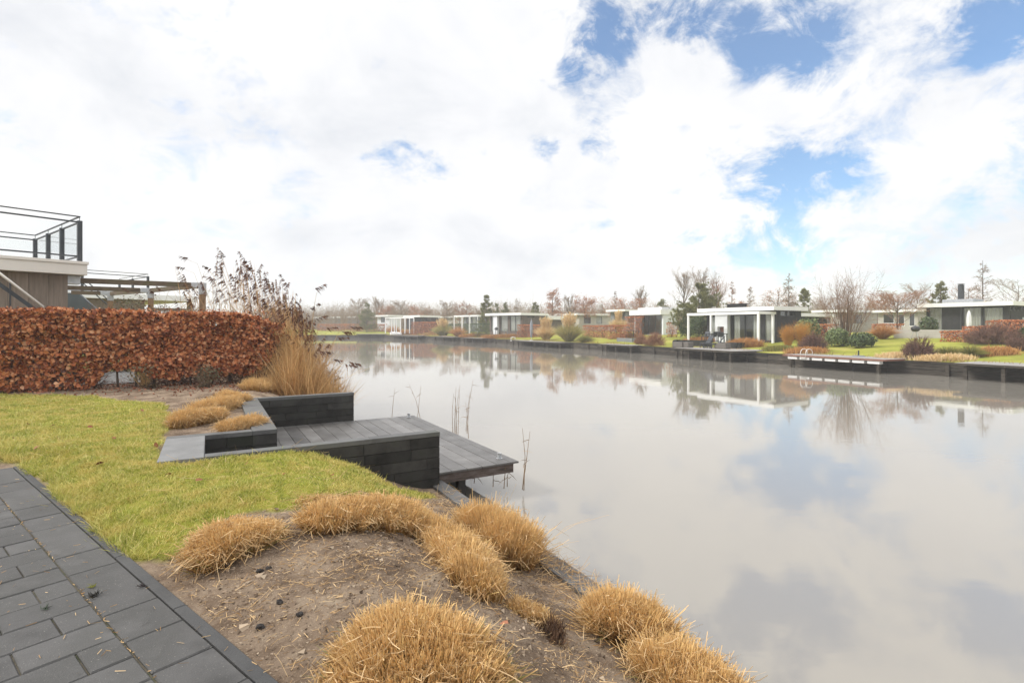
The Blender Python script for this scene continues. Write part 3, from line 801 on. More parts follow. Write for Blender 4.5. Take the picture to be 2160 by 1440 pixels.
def smooth_path(P, n=40):
    P = np.asarray(P, float); t = np.linspace(0, len(P) - 1, n); i = np.minimum(t.astype(int), len(P) - 2); f = (t - i)[:, None]
    return P[i] * (1 - f) + P[i + 1] * f
def tuft(px_path, rad, H, N, label, lean=.55, seed=1, group='cut straw tufts on the near bank', zoff=0, wid=.0048, green=.0, flop=.04, round_=.36, scale_pts=None):
    """a cut-back clump of ornamental grass: stiff stubble rising from an irregular footprint to a domed top"""
    rng = np.random.default_rng(seed)
    P = np.array([ghit(*q) for q in px_path]) if scale_pts is None else np.asarray(scale_pts, float)
    if len(P) == 1: P = np.repeat(P, 2, 0) + np.array([[-.001, 0], [.001, 0]])
    N = int(N * 1.25)
    rad = np.interp(np.linspace(0, 1, 60), np.linspace(0, 1, len(rad)), rad)
    Q = smooth_path(P, 60)
    # sample positions: keep points whose distance to the path, relative to the local radius, is under 1
    n0 = int(N * 3)
    lo = Q.min(0) - rad.max() * 1.25; hi = Q.max(0) + rad.max() * 1.25
    xs, ys, rel, ox, oy = [], [], [], [], []
    got = 0
    while got < N:
        p = rng.uniform(lo, hi, (n0, 2))
        dd = np.linalg.norm(p[:, None] - Q[None], axis=2)
        wob = .78 + .5 * fbm(p[:, 0] * 6 + seed, p[:, 1] * 6, seed)
        rr = dd / (rad[None] * wob[:, None])
        j = np.argmin(rr, 1); r = rr[np.arange(len(p)), j]
        dens = .35 + 1.1 * fbm(p[:, 0] * 14, p[:, 1] * 14, seed + 7)
        k = (r < 1) & (rng.random(len(p)) < dens)
        xs.append(p[k]); rel.append(r[k]); o = p[k] - Q[j[k]]; ox.append(o / (np.linalg.norm(o, axis=1)[:, None] + 1e-6)); got += k.sum()
    p = np.concatenate(xs)[:N]; r = np.concatenate(rel)[:N]; o = np.concatenate(ox)[:N]
    nb = max(8, N // 13); bi = rng.integers(0, nb, N)                        # tillers: stalks stand in small bundles
    bd = rng.normal(0, .24, (nb, 2)); bh = rng.normal(1, .12, nb); bp, br, bo = p[:nb].copy(), r[:nb].copy(), o[:nb].copy()
    p = bp[bi] + rng.normal(0, .013, (N, 2)); r = br[bi]; o = bo[bi]
    zc = near_z(p[:, 0], p[:, 1])
    dome = 1 - round_ * r ** 2.6
    h = H * dome * (.80 + .42 * fbm(p[:, 0] * 5, p[:, 1] * 5, seed + 3)) * bh[bi] * rng.normal(1, .06, N)
    D = np.zeros((N, 3)); D[:, :2] = o * (lean * .75 * r ** 1.7)[:, None] + bd[bi] + rng.normal(0, .11, (N, 2)); D[:, 2] = 1
    fl = rng.random(N) < flop
    D[fl, :2] += rng.normal(0, 1.1, (fl.sum(), 2)); h[fl] *= 1.2
    D /= np.linalg.norm(D, axis=1)[:, None]
    b0 = p - o * (r * .12 * rad.mean())[:, None]
    bend = rng.normal(0, .10, (N, 3)) * h[:, None]; bend[:, 2] *= .3
    loc = (Q.mean(0)[0], Q.mean(0)[1], float(near_z(Q.mean(0)[0], Q.mean(0)[1])))
    th = thing('straw_tuft', loc, label, 'straw tuft', group)
    w = wid * rng.uniform(.55, 1.25, N)
    mb = MB()
    B = np.stack([b0[:, 0], b0[:, 1], zc - .015], 1)
    mb.blades(B, D, h, w, bend, False, rng)
    part(mb, 'stubble', M['straw'], th, along=True)
    # broken straws lying over the clump and down its skirt
    ns = int(N * .20)
    j = rng.integers(0, N, ns)
    tipz = zc[j] + h[j] * D[j][:, 2] * rng.uniform(.25, 1.02, ns) ** .6
    S = np.stack([p[j, 0] + D[j, 0] * h[j] * .8 + o[j, 0] * .01, p[j, 1] + D[j, 1] * h[j] * .8 + o[j, 1] * .01, tipz], 1)
    Ds = rng.normal(0, 1, (ns, 3)); Ds[:, 2] = -.2 - .4 * r[j] + rng.normal(0, .2, ns); Ds[:, :2] += o[j] * .35
    Ds /= np.linalg.norm(Ds, axis=1)[:, None]
    mb = MB()
    if N < 600: return th
    mb.blades(S, Ds, (.025 + rng.gamma(1.6, .026, ns)) * min(1, H / .25 + .3), wid * rng.uniform(.5, 1.0, ns), rng.normal(0, .02, (ns, 3)), False, rng)
    part(mb, 'broken_straw', M['strawlitter'], th, along=True)
    if green > 0:
        ng = int(N * green); j = rng.choice(np.where(r > .55)[0], ng)
        Dg = np.zeros((ng, 3)); Dg[:, :2] = o[j] * rng.uniform(.2, 1.1, (ng, 1)); Dg[:, 2] = 1; Dg /= np.linalg.norm(Dg, axis=1)[:, None]
        lg = H * rng.uniform(.5, 1.05, ng)
        bg = np.zeros((ng, 3)); bg[:, :2] = o[j] * lg[:, None] * .35; bg[:, 2] = -lg * .22
        mb = MB(); mb.blades(np.stack([p[j, 0], p[j, 1], zc[j]], 1), Dg, lg, wid * 1.1, bg, True, rng)
        part(mb, 'green_blades', M['greengrass'], th, along=True)
    return th
tuft([(480, 1165), (510, 1160)], [.21, .20], .175, 9500, 'straw tuft at the lawn corner nearest the paving, green blades at its foot', .55, 1, green=.014)
tuft([(690, 1112), (790, 1100), (890, 1122), (965, 1172), (1005, 1245)], [.16, .23, .26, .24, .16], .19, 22000, 'long crescent-shaped straw tuft curving across the bare soil bed', .6, 2)
tuft([(1040, 1160), (1075, 1185)], [.25, .23], .36, 10500, 'tall block-shaped straw tuft at the water edge next to the jetty', .30, 3, round_=.34)
tuft([(845, 1432), (905, 1436)], [.27, .27], .19, 17000, 'largest straw tuft, bristling in the middle of the soil bed, with greenish blades', .6, 4, green=.022, flop=.07)
tuft([(1310, 1345), (1345, 1360)], [.19, .18], .27, 9000, 'straw tuft leaning out over the quay edge board, loose straws across its top', .5, 5, flop=.10, green=.008)
tuft([(1420, 1445), (1490, 1500)], [.18, .2], .23, 9000, 'low straw tuft at the bottom of the bank, beside the quay edge', .7, 6, flop=.09, green=.01)
tuft([(1100, 1290), (1130, 1310)], [.08, .10], .09, 1800, 'small flattened straw tuft beside a dark torn root, near the water edge', .8, 7, flop=.2)
PG = 'straw tufts in the planter behind the deck'
tuft([(385, 900), (440, 888)], [.17, .20], .21, 7500, 'straw tuft in the front corner of the planter, by the pale slab', .4, 8, PG)
tuft([(425, 872), (480, 860)], [.17, .20], .22, 6800, 'straw tuft in the middle of the planter behind the front one', .4, 9, PG)
tuft([(478, 844), (505, 850)], [.16, .16], .20, 4000, 'small straw tuft at the back of the planter against the broad coping', .4, 10, PG)
tuft([(490, 905), (535, 900)], [.16, .16], .17, 4500, 'short straw tuft pressed into the inner corner of the planter coping', .4, 12, PG)
tuft([(535, 822), (590, 826)], [.28, .28], .26, 6500, 'straw tuft in front of the reeds, behind the far block wall', .6, 13, PG)
tuft([(640, 822), (600, 815)], [.25, .2], .17, 3000, 'low straw heap at the foot of the reeds above the far block wall', .9, 14, PG, flop=.3)
tuft([(655, 1056), (700, 1052)], [.12, .10], .04, 1300, 'flat trodden straw patch between the lawn and the crescent-shaped tuft', 1.2, 15, flop=.4)

def build_root():
    rng = np.random.default_rng(5)
    c = ghit(1165, 1345); z = float(near_z(*c))
    th = thing('torn_root', (*c, z), 'dark torn root stump with fibres lying on the soil near the quay edge', 'root')
    n = 700
    P = np.stack([c[0] + rng.normal(0, .035, n), c[1] + rng.normal(0, .07, n), np.full(n, z)], 1)
    D = np.stack([rng.normal(0, .4, n), rng.normal(0, .4, n), np.ones(n)], 1); D /= np.linalg.norm(D, axis=1)[:, None]
    mb = MB(); mb.blades(P, D, rng.uniform(.03, .10, n), .005, rng.normal(0, .01, (n, 3)), True, rng)
    part(mb, 'fibres', mat_leaf('root_fibres', [(.03, .018, .012), (.09, .05, .03), (.2, .11, .06)], 0, .9), th, along=True)
build_root()

SOIL = [tuple(ghit(*q)) for q in [(332, 1195), (400, 1140), (500, 1085), (640, 1062), (930, 1046), (1165, 1205), (1250, 1280), (1380, 1395), (1600, 1560), (620, 1560), (590, 1440)]]
def build_litter():
    rng = np.random.default_rng(21)
    n = 42000
    x = rng.uniform(-2.8, 1.6, n); y = rng.uniform(1.7, 6.9, n)
    k = in_poly(x, y, SOIL) & (rng.random(n) < np.clip((fbm(x * 2.5, y * 2.5, 8) - .25) * 2.2, .06, 1)); x, y = x[k], y[k]; n = len(x)
    u, _ = uv(x, y); k = u < .1; x, y = x[k], y[k]; n = len(x)
    D = np.stack([rng.normal(0, 1, n), rng.normal(0, 1, n), rng.normal(.05, .16, n)], 1); D /= np.linalg.norm(D, axis=1)[:, None]
    Ln = rng.gamma(2, .016, n) + .008
    mb = MB(); mb.blades(np.stack([x, y, near_z(x, y) + .006], 1), D, Ln, rng.uniform(.0015, .0038, n), rng.normal(0, .12, (n, 3)) * Ln[:, None], False, rng)
    # the heavier drift along the quay edge
    n = 4200
    v = rng.uniform(-5.2, -.3, n); u = -np.abs(rng.normal(0, .22, n)) + .10
    x = DOCK.o[0] + E1[0] * u + N1[0] * v; y = DOCK.o[1] + E1[1] * u + N1[1] * v
    k = rng.random(n) < np.clip((fbm(x * 2.0, y * 2.0, 18) - .30) * 3.0, .04, 1); x, y, u = x[k], y[k], u[k]; n = len(x)
    D = np.stack([rng.normal(0, 1, n), rng.normal(0, 1, n), rng.normal(.1, .22, n)], 1); D /= np.linalg.norm(D, axis=1)[:, None]
    zz = np.where(u > -.1, .195, near_z(x, y) + .008)
    mb.blades(np.stack([x, y, zz], 1), D, rng.uniform(.04, .17, n), .0030, rng.normal(0, .02, (n, 3)), False, rng)
    # scattered over the lawn
    n = 500; x = rng.uniform(-6, -1, n); y = rng.uniform(3, 9, n); k = lawn_mask(x, y); x, y = x[k], y[k]; n = len(x)
    D = np.stack([rng.normal(0, 1, n), rng.normal(0, 1, n), rng.normal(.1, .2, n)], 1); D /= np.linalg.norm(D, axis=1)[:, None]
    mb.blades(np.stack([x, y, near_z(x, y) + .03], 1), D, rng.uniform(.05, .2, n), .003, rng.normal(0, .02, (n, 3)), False, rng)
    # grit, moss and straw caught in the long paving joint
    n = 260; u = -.317 + rng.normal(0, .004, n); v = rng.uniform(-1.2, 5.4, n); k = rng.random(n) < np.clip((fbm(v * 2.2, v * 0, 5) - .3) * 3, .05, 1); u, v = u[k], v[k]; n = len(u)
    X = PE[0] + P1[0] * u + P2[0] * v; Y = PE[1] + P1[1] * u + P2[1] * v
    D = np.stack([rng.normal(0, .5, n) + P2[0] * rng.choice([-1, 1], n), rng.normal(0, .5, n) + P2[1], np.full(n, .12)], 1); D /= np.linalg.norm(D, axis=1)[:, None]
    mb.blades(np.stack([X, Y, np.full(n, .797)], 1), D, rng.uniform(.006, .03, n), .004, np.zeros((n, 3)), False, rng)
    # on the paving
    n = 420; u = -np.abs(rng.normal(0, 1.0, n)); v = rng.uniform(-1.5, 5, n)
    X = PE[0] + P1[0] * u + P2[0] * v; Y = PE[1] + P1[1] * u + P2[1] * v
    D = np.stack([rng.normal(0, 1, n), rng.normal(0, 1, n), np.full(n, .02)], 1); D /= np.linalg.norm(D, axis=1)[:, None]
    mb.blades(np.stack([X, Y, np.full(n, .806)], 1), D, rng.uniform(.008, .05, n), .0028, np.zeros((n, 3)), False, rng)
    single(mb, 'straw_litter', M['strawlitter'], (0, 0, 0), 'loose broken straws scattered over soil, lawn and paving', 'straw', kind='stuff', along=True)
    # copper leaves blown under the hedge and onto the grass
    mb = MB()
    n = 5200; px = rng.uniform(-60, 640, n); py = rng.normal(809, 9, n)
    P = np.array([ghit(a, max(796, b)) for a, b in zip(px[:1700], py[:1700])]); P = P + rng.normal(0, .25, P.shape)
    P = np.concatenate([P, P + rng.normal(0, .4, P.shape)])
    mb.leaves(np.stack([P[:, 0], P[:, 1], near_z(P[:, 0], P[:, 1]) + .02], 1), rng.uniform(.035, .075, len(P)), rng, np.tile([[0, 0, 1.0]], (len(P), 1)))
    Q = np.array([ghit(*q) for q in [(153, 868), (78, 950), (112, 902), (355, 1008), (300, 870), (1062, 1330), (905, 1330), (240, 930), (520, 985), (60, 900), (190, 905), (330, 945), (420, 1020), (270, 1060), (600, 1005), (700, 1010), (30, 930), (210, 985)]])
    mb.leaves(np.stack([Q[:, 0], Q[:, 1], near_z(Q[:, 0], Q[:, 1]) + .035], 1), .075, rng, np.tile([[0, 0, 1.0]], (len(Q), 1)))
    single(mb, 'fallen_leaves', M['deadleaf'], (0, 0, 0), 'fallen copper-brown leaves below the hedge and on the grass', 'leaves', kind='stuff')
    # dark clods on the soil
    for i, (px, py, s) in enumerate([(548, 1328, .022), (590, 1273, .018), (632, 1298, .018), (548, 1206, .02), (566, 1200, .018)]):
        c = ghit(px, py); z = float(near_z(*c))
        b = MB(); rg = np.random.default_rng(i)
        k, m_ = 7, 5; V = []
        for a in range(m_):
            ph = -math.pi / 2 + math.pi * a / (m_ - 1)
            for t in range(k):
                th_ = 2 * math.pi * t / k; rr = s * rg.uniform(.65, 1.2)
                V.append((c[0] + rr * math.cos(ph) * math.cos(th_) * 1.2, c[1] + rr * math.cos(ph) * math.sin(th_), z + s * .25 + rr * .75 * math.sin(ph)))
        Fq = [[a * k + t, a * k + (t + 1) % k, (a + 1) * k + (t + 1) % k, (a + 1) * k + t] for a in range(m_ - 1) for t in range(k)]
        b.add(V, [np.array(Fq)])
        single(b, 'clod', M['clod'], (*c, z), 'small black clod lying on the bare soil bed', 'clod', 'black clods on the soil')
    rc = np.random.default_rng(71); n = 26000
    x = rc.uniform(-2.9, 1.4, n); y = rc.uniform(1.7, 6.6, n); k = in_poly(x, y, SOIL) & (rc.random(n) < np.clip((fbm(x * 3, y * 3, 61) - .22) * 2.4, .05, 1)); x, y = x[k], y[k]
    u_, _ = uv(x, y); k = u_ < -.03; x, y = x[k], y[k]; n = len(x); r_ = .0018 + rc.gamma(1.3, .0016, n)
    T4 = np.array([[1, 1, 1], [1, -1, -1], [-1, 1, -1], [-1, -1, 1.0]]); V = []
    q4 = rc.normal(0, .45, (n, 4, 3)) + T4[None]; V = np.stack([x, y, near_z(x, y) + r_ * .4], 1)[:, None] + q4 * (r_[:, None, None] * np.array([1.1, 1.1, .7]))
    b = MB(); i4 = np.arange(n)[:, None] * 4
    b.add(V.reshape(-1, 3), [i4 + np.array([[0, 1, 2]]), i4 + np.array([[0, 3, 1]]), i4 + np.array([[0, 2, 3]]), i4 + np.array([[1, 3, 2]])])
    single(b, 'soil_crumbs', mat_leaf('soil_crumb', [(.06, .04, .026), (.15, .105, .072), (.27, .20, .14), (.42, .33, .235)], 0, .9), (0, 0, 0), 'crumbs and grit on the bare soil bed', 'soil', kind='stuff')
    # bits of moss and a dead twig on the paving
    for i, (px, py, s, lab, col) in enumerate([(200, 1257, .05, 'dark withered sprig lying across the long paving joint', (.02, .018, .015)),
                                          (300, 1236, .028, 'dark curled leaf on the paving next to the kerb', (.03, .016, .018)),
                                          (195, 1238, .03, 'green moss scrap in the long paving joint', (.13, .13, .02)),
                                          (97, 1284, .03, 'dark green moss scrap on the small pavers', (.035, .05, .03))]):
        d = 1.5 * FPX / (py - HY); c = at(px, d)
        n = 26; rg = np.random.default_rng(40 + i)
        P = np.stack([c[0] + rg.normal(0, s * .35, n), c[1] + rg.normal(0, s * .22, n), np.full(n, .804)], 1)
        D = np.stack([rg.normal(0, 1, n), rg.normal(0, .6, n), rg.uniform(.02, .7, n)], 1); D /= np.linalg.norm(D, axis=1)[:, None]
        b = MB(); b.blades(P, D, s * rg.uniform(.3, 1, n), s * .13, rg.normal(0, s * .15, (n, 3)), True, rg)
        single(b, 'plant_scrap', mat_leaf('scrap', [col, tuple(q * 1.8 for q in col)], .05, .8), (*c, .8), lab, 'plant scrap', along=True)
build_litter()

# ------------------------------------------------------------------ copper beech hedge
def build_hedge():
    rng = np.random.default_rng(17)
    A = at(-140, 10.7); B = at(578, 13.9)
    t = unit(B - A); nrm = np.array([-t[1], t[0]])
    Lh = np.linalg.norm(B - A)
    fr = Fr(A, t, nrm)
    th = thing('beech_hedge', (*((A + B) / 2 + nrm * .4), .82), 'long clipped copper beech hedge at the end of the lawn with bare stems below', 'hedge')
    top = 2.665; TH = .85
    s_of = lambda px: None
    n = 60000
    s = rng.uniform(0, Lh + .28, n)
    side = rng.random(n)
    dep = np.where(side < .72, np.abs(rng.normal(0, .13, n)), rng.uniform(0, TH, n))
    z = rng.uniform(.78, top, n)
    tp = side > .86
    z[tp] = top - np.abs(rng.normal(0, .05, tp.sum())); dep[tp] = rng.uniform(0, TH, tp.sum())
    ptx = A[0] + t[0] * s; pty = A[1] + t[1] * s
    px = CX + FPX * ptx / pty
    lowpx = np.interp(px, [165, 195, 225, 270, 300, 430, 520, 565, 585, 605], [826, 806, 782, 778, 792, 798, 785, 760, 735, 690]) + (fbm(s * 2.4, s * 0, 4) - .47) * 34
    zlow = EYE - (lowpx - HY) / FPX * (pty + .15)
    bulge = (fbm(s * 1.5, z * 1.5, 6) - .47) * .46 + (fbm(s * 4, z * 4, 16) - .47) * .16
    ztop = top - .34 * sstep(Lh - .9, Lh + .3, s) + (fbm(s * 1.6, s * 0 + 3, 9) - .47) * .17 + (vnoise(s * 9, s * 0, 2) - .5) * .07
    z = np.where(tp, z - top + ztop, z)
    dens = -.12 + 1.7 * fbm(s * 2.6, z * 2.6, 12)
    dens *= np.where(px < 190, .42 + .5 * sstep(1.1, 2.4, z), 1) * np.where(px > 520, .75, 1)
    endr = sstep(Lh + .45, Lh - .9, s); dens = np.where(z < 1.28, dens * np.where(px > 215, .55, 1.0), dens)
    k = (z > zlow) & (z < ztop + .02) & (rng.random(n) < dens) & (rng.random(n) < .25 + .75 * endr)
    s, dep, z, bulge = s[k], dep[k], z[k], bulge[k]
    P = np.stack([A[0] + t[0] * s + nrm[0] * (dep - bulge), A[1] + t[1] * s + nrm[1] * (dep - bulge), z], 1)
    N_ = np.tile([-nrm[0], -nrm[1], .35], (len(P), 1)); N_ /= np.linalg.norm(N_[0])
    mb = MB(); mb.leaves(P, rng.uniform(.055, .118, len(P)), rng, N_, fold=.25, asp=.72)
    # sprigs standing above the cut line
    n2 = 260; s2 = rng.uniform(0, Lh, n2)
    P2_ = np.stack([A[0] + t[0] * s2 + nrm[0] * rng.uniform(0, TH, n2), A[1] + t[1] * s2 + nrm[1] * rng.uniform(0, TH, n2), top + rng.uniform(0, .10, n2)], 1)
    mb.leaves(P2_, rng.uniform(.04, .07, n2), rng, None)
    part(mb, 'foliage', M['beech'], th)
    # inner twigs
    n3 = 8500; s3 = rng.uniform(0, Lh + .2, n3); z3 = .85 + (top - .9) * rng.uniform(0, 1, n3) ** 1.5
    px3 = CX + FPX * (A[0] + t[0] * s3) / (A[1] + t[1] * s3)
    k = (z3 > 1.2) | (px3 < 210) | ((px3 > 290) & (rng.random(n3) < .8)); s3, z3 = s3[k], z3[k]; n3 = len(s3)
    B3 = np.stack([A[0] + t[0] * s3 + nrm[0] * TH * .5, A[1] + t[1] * s3 + nrm[1] * TH * .5, z3], 1)
    d3 = rng.normal(0, 1, (n3, 3)); d3[:, 2] = np.abs(d3[:, 2]); d3 /= np.linalg.norm(d3, axis=1)[:, None]
    mb = MB(); mb.cones(B3, B3 + d3 * rng.uniform(.2, .5, n3)[:, None], .006)
    part(mb, 'twigs', M['twigpurple'], th)
    k = 0
    s = .3
    while s < Lh + .1:
        b = MB()
        x0, y0, _ = fr.p(s, TH * .45 + rng.normal(0, .06))
        zz = float(near_z(x0, y0)) - .03
        lx = rng.normal(0, .07)
        b.tube([(x0, y0, zz), (x0 + lx * .4, y0, zz + .45), (x0 + lx, y0 + rng.normal(0, .05), zz + 1.0), (x0 + lx * 1.2 + rng.normal(0, .1), y0, zz + 1.7)], rng.uniform(.018, .034), .008, 6)
        part(b, 'stem', M['bark'], th, smooth=True); s += rng.uniform(.34, .5)
build_hedge()

# ------------------------------------------------------------------ shrub makers
def leaf_ball(mb, c, rx, ry, rz, n, size, rng, seed=0, shell=.55, low=.0):
    d = rng.normal(size=(n, 3)); d /= np.linalg.norm(d, axis=1)[:, None]
    r = rng.uniform(shell, 1, n) ** .7
    lump = .78 + .5 * fbm(d[:, 0] * 2.2 + seed, d[:, 1] * 2.2 + d[:, 2] * 2.2, seed)
    k = (d[:, 2] > -.75) & (rng.random(n) < .35 + 1.1 * fbm(d[:, 0] * 4 + seed, d[:, 1] * 4 + d[:, 2] * 4.3, seed + 5))
    d, r, lump = d[k], r[k], lump[k]
    P = np.array(c) + d * (r * lump)[:, None] * np.array([rx, ry, rz])
    mb.leaves(P, size * rng.uniform(.7, 1.3, len(P)), rng, d)
def twig_fan(mb, c, n, H, spread, rng, r=.008, sub=5, droop=0.0, zfrac=1.0):
    """many stems from one base with finer twigs"""
    az = rng.uniform(0, 2 * math.pi, n); sp = np.abs(rng.normal(0, spread, n))
    D = np.stack([np.cos(az) * sp, np.sin(az) * sp, np.ones(n)], 1); D /= np.linalg.norm(D, axis=1)[:, None]
    L_ = H * rng.uniform(.65, 1.0, n)
    b = np.array(c) + np.stack([np.cos(az), np.sin(az), np.zeros(n)], 1) * rng.uniform(0, .12 * H, n)[:, None]
    T = b + D * L_[:, None]; T[:, 2] -= droop * L_ * sp
    mb.cones(b, T, r)
    if sub:
        j = np.repeat(np.arange(n), sub); t = rng.uniform(.3, .95, len(j))[:, None]
        B2 = b[j] + (T[j] - b[j]) * t
        d2 = D[j] + rng.normal(0, .45, (len(j), 3)); d2 /= np.linalg.norm(d2, axis=1)[:, None]
        mb.cones(B2, B2 + d2 * (L_[j] * rng.uniform(.15, .42, len(j)))[:, None], r * .5)
        j2 = np.repeat(np.arange(len(j)), 2)
        B3 = B2[j2] + d2[j2] * (L_[j][j2] * rng.uniform(.05, .3, len(j2)))[:, None]
        d3 = d2[j2] + rng.normal(0, .5, (len(j2), 3)); d3 /= np.linalg.norm(d3, axis=1)[:, None]
        mb.cones(B3, B3 + d3 * (L_[j][j2] * rng.uniform(.08, .2, len(j2)))[:, None], r * .35)
def fountain(mb, c, n, H, R_, rng, w, droop=.5, base=.25):
    az = rng.uniform(0, 2 * math.pi, n); q = rng.uniform(0, 1, n) ** .6
    D = np.stack([np.cos(az) * q * R_ / H, np.sin(az) * q * R_ / H, np.ones(n)], 1); D /= np.linalg.norm(D, axis=1)[:, None]
    b = np.array(c) + np.stack([np.cos(az), np.sin(az), np.zeros(n)], 1) * (rng.uniform(0, base, n) * R_)[:, None]
    L_ = H * rng.uniform(.55, 1.05, n)
    bend = np.stack([np.cos(az) * q, np.sin(az) * q, -q * 1.1], 1) * (L_ * droop * .55)[:, None] + rng.normal(0, .04, (n, 3)) * H
    mb.blades(b, D, L_, w, bend, True, rng)

# low growth in front of the hedge
def build_understorey():
    rng = np.random.default_rng(33)
    for i, (px, py, w, h, lab) in enumerate([(305, 818, .42, .62, 'brown twiggy plant with grey-green leaves under the hedge gap'), (440, 812, .34, .50, 'small olive-green bush below the hedge, beside a dark root'),
                                          (365, 806, .40, .42, 'thin dry bush between the two leafy plants under the hedge')]):
        c = ghit(px, py); z = float(near_z(*c))
        th = thing('undergrowth_plant', (*c, z), lab, 'plant', 'plants under the hedge')
        b = MB(); twig_fan(b, (*c, z), 45, h, .45, rng, .006, 4); part(b, 'stems', M['reedstalk'] if i != 1 else M['twig'], th)
        b = MB(); leaf_ball(b, (*c, z + h * .55), w, w * .7, h * .5, [320, 420, 120][i], .05, rng, i, .2)
        part(b, 'foliage', mat_leaf('dull_leaves_%d' % i, [(.12, .12, .07), (.21, .21, .13), (.24, .14, .08)], .2, .6), th)
    for i, (px, py, lab) in enumerate([(320, 818, 'dark root stub with ragged tips at the foot of the twiggy plant'), (432, 818, 'dark root stub at the foot of the olive-green bush')]):
        c = ghit(px, py); z = float(near_z(*c)); n = 60
        P = np.stack([c[0] + rng.normal(0, .07, n), c[1] + rng.normal(0, .05, n), np.full(n, z)], 1)
        D = np.stack([rng.normal(0, .8, n), rng.normal(0, .5, n), np.ones(n) * .8], 1); D /= np.linalg.norm(D, axis=1)[:, None]
        b = MB(); b.blades(P, D, rng.uniform(.06, .2, n), .022, rng.normal(0, .03, (n, 3)), True, rng)
        single(b, 'root_stub', mat_leaf('root_stub_%d' % i, [(.05, .035, .022), (.12, .085, .05)], 0, .9), (*c, z), lab, 'root')
    # pale gravel seen through the hole in the hedge
    A = [at(140, 12.8), at(300, 13.6), at(285, 17), at(130, 16.2)]
    s = np.linspace(0, 1, 14); S, T = np.meshgrid(s, s, indexing='ij'); A = np.array(A)
    X = (1 - S) * (1 - T) * A[0][0] + S * (1 - T) * A[1][0] + S * T * A[2][0] + (1 - S) * T * A[3][0]
    Y = (1 - S) * (1 - T) * A[0][1] + S * (1 - T) * A[1][1] + S * T * A[2][1] + (1 - S) * T * A[3][1]
    single(grid_mesh('g', X, Y, near_z(X, Y) + .03), 'gravel_path', mat_surf('pale_gravel', [(.18, .175, .165), (.30, .29, .275)], 20, .9, .6), (0, 0, 0), kind='structure')
build_understorey()

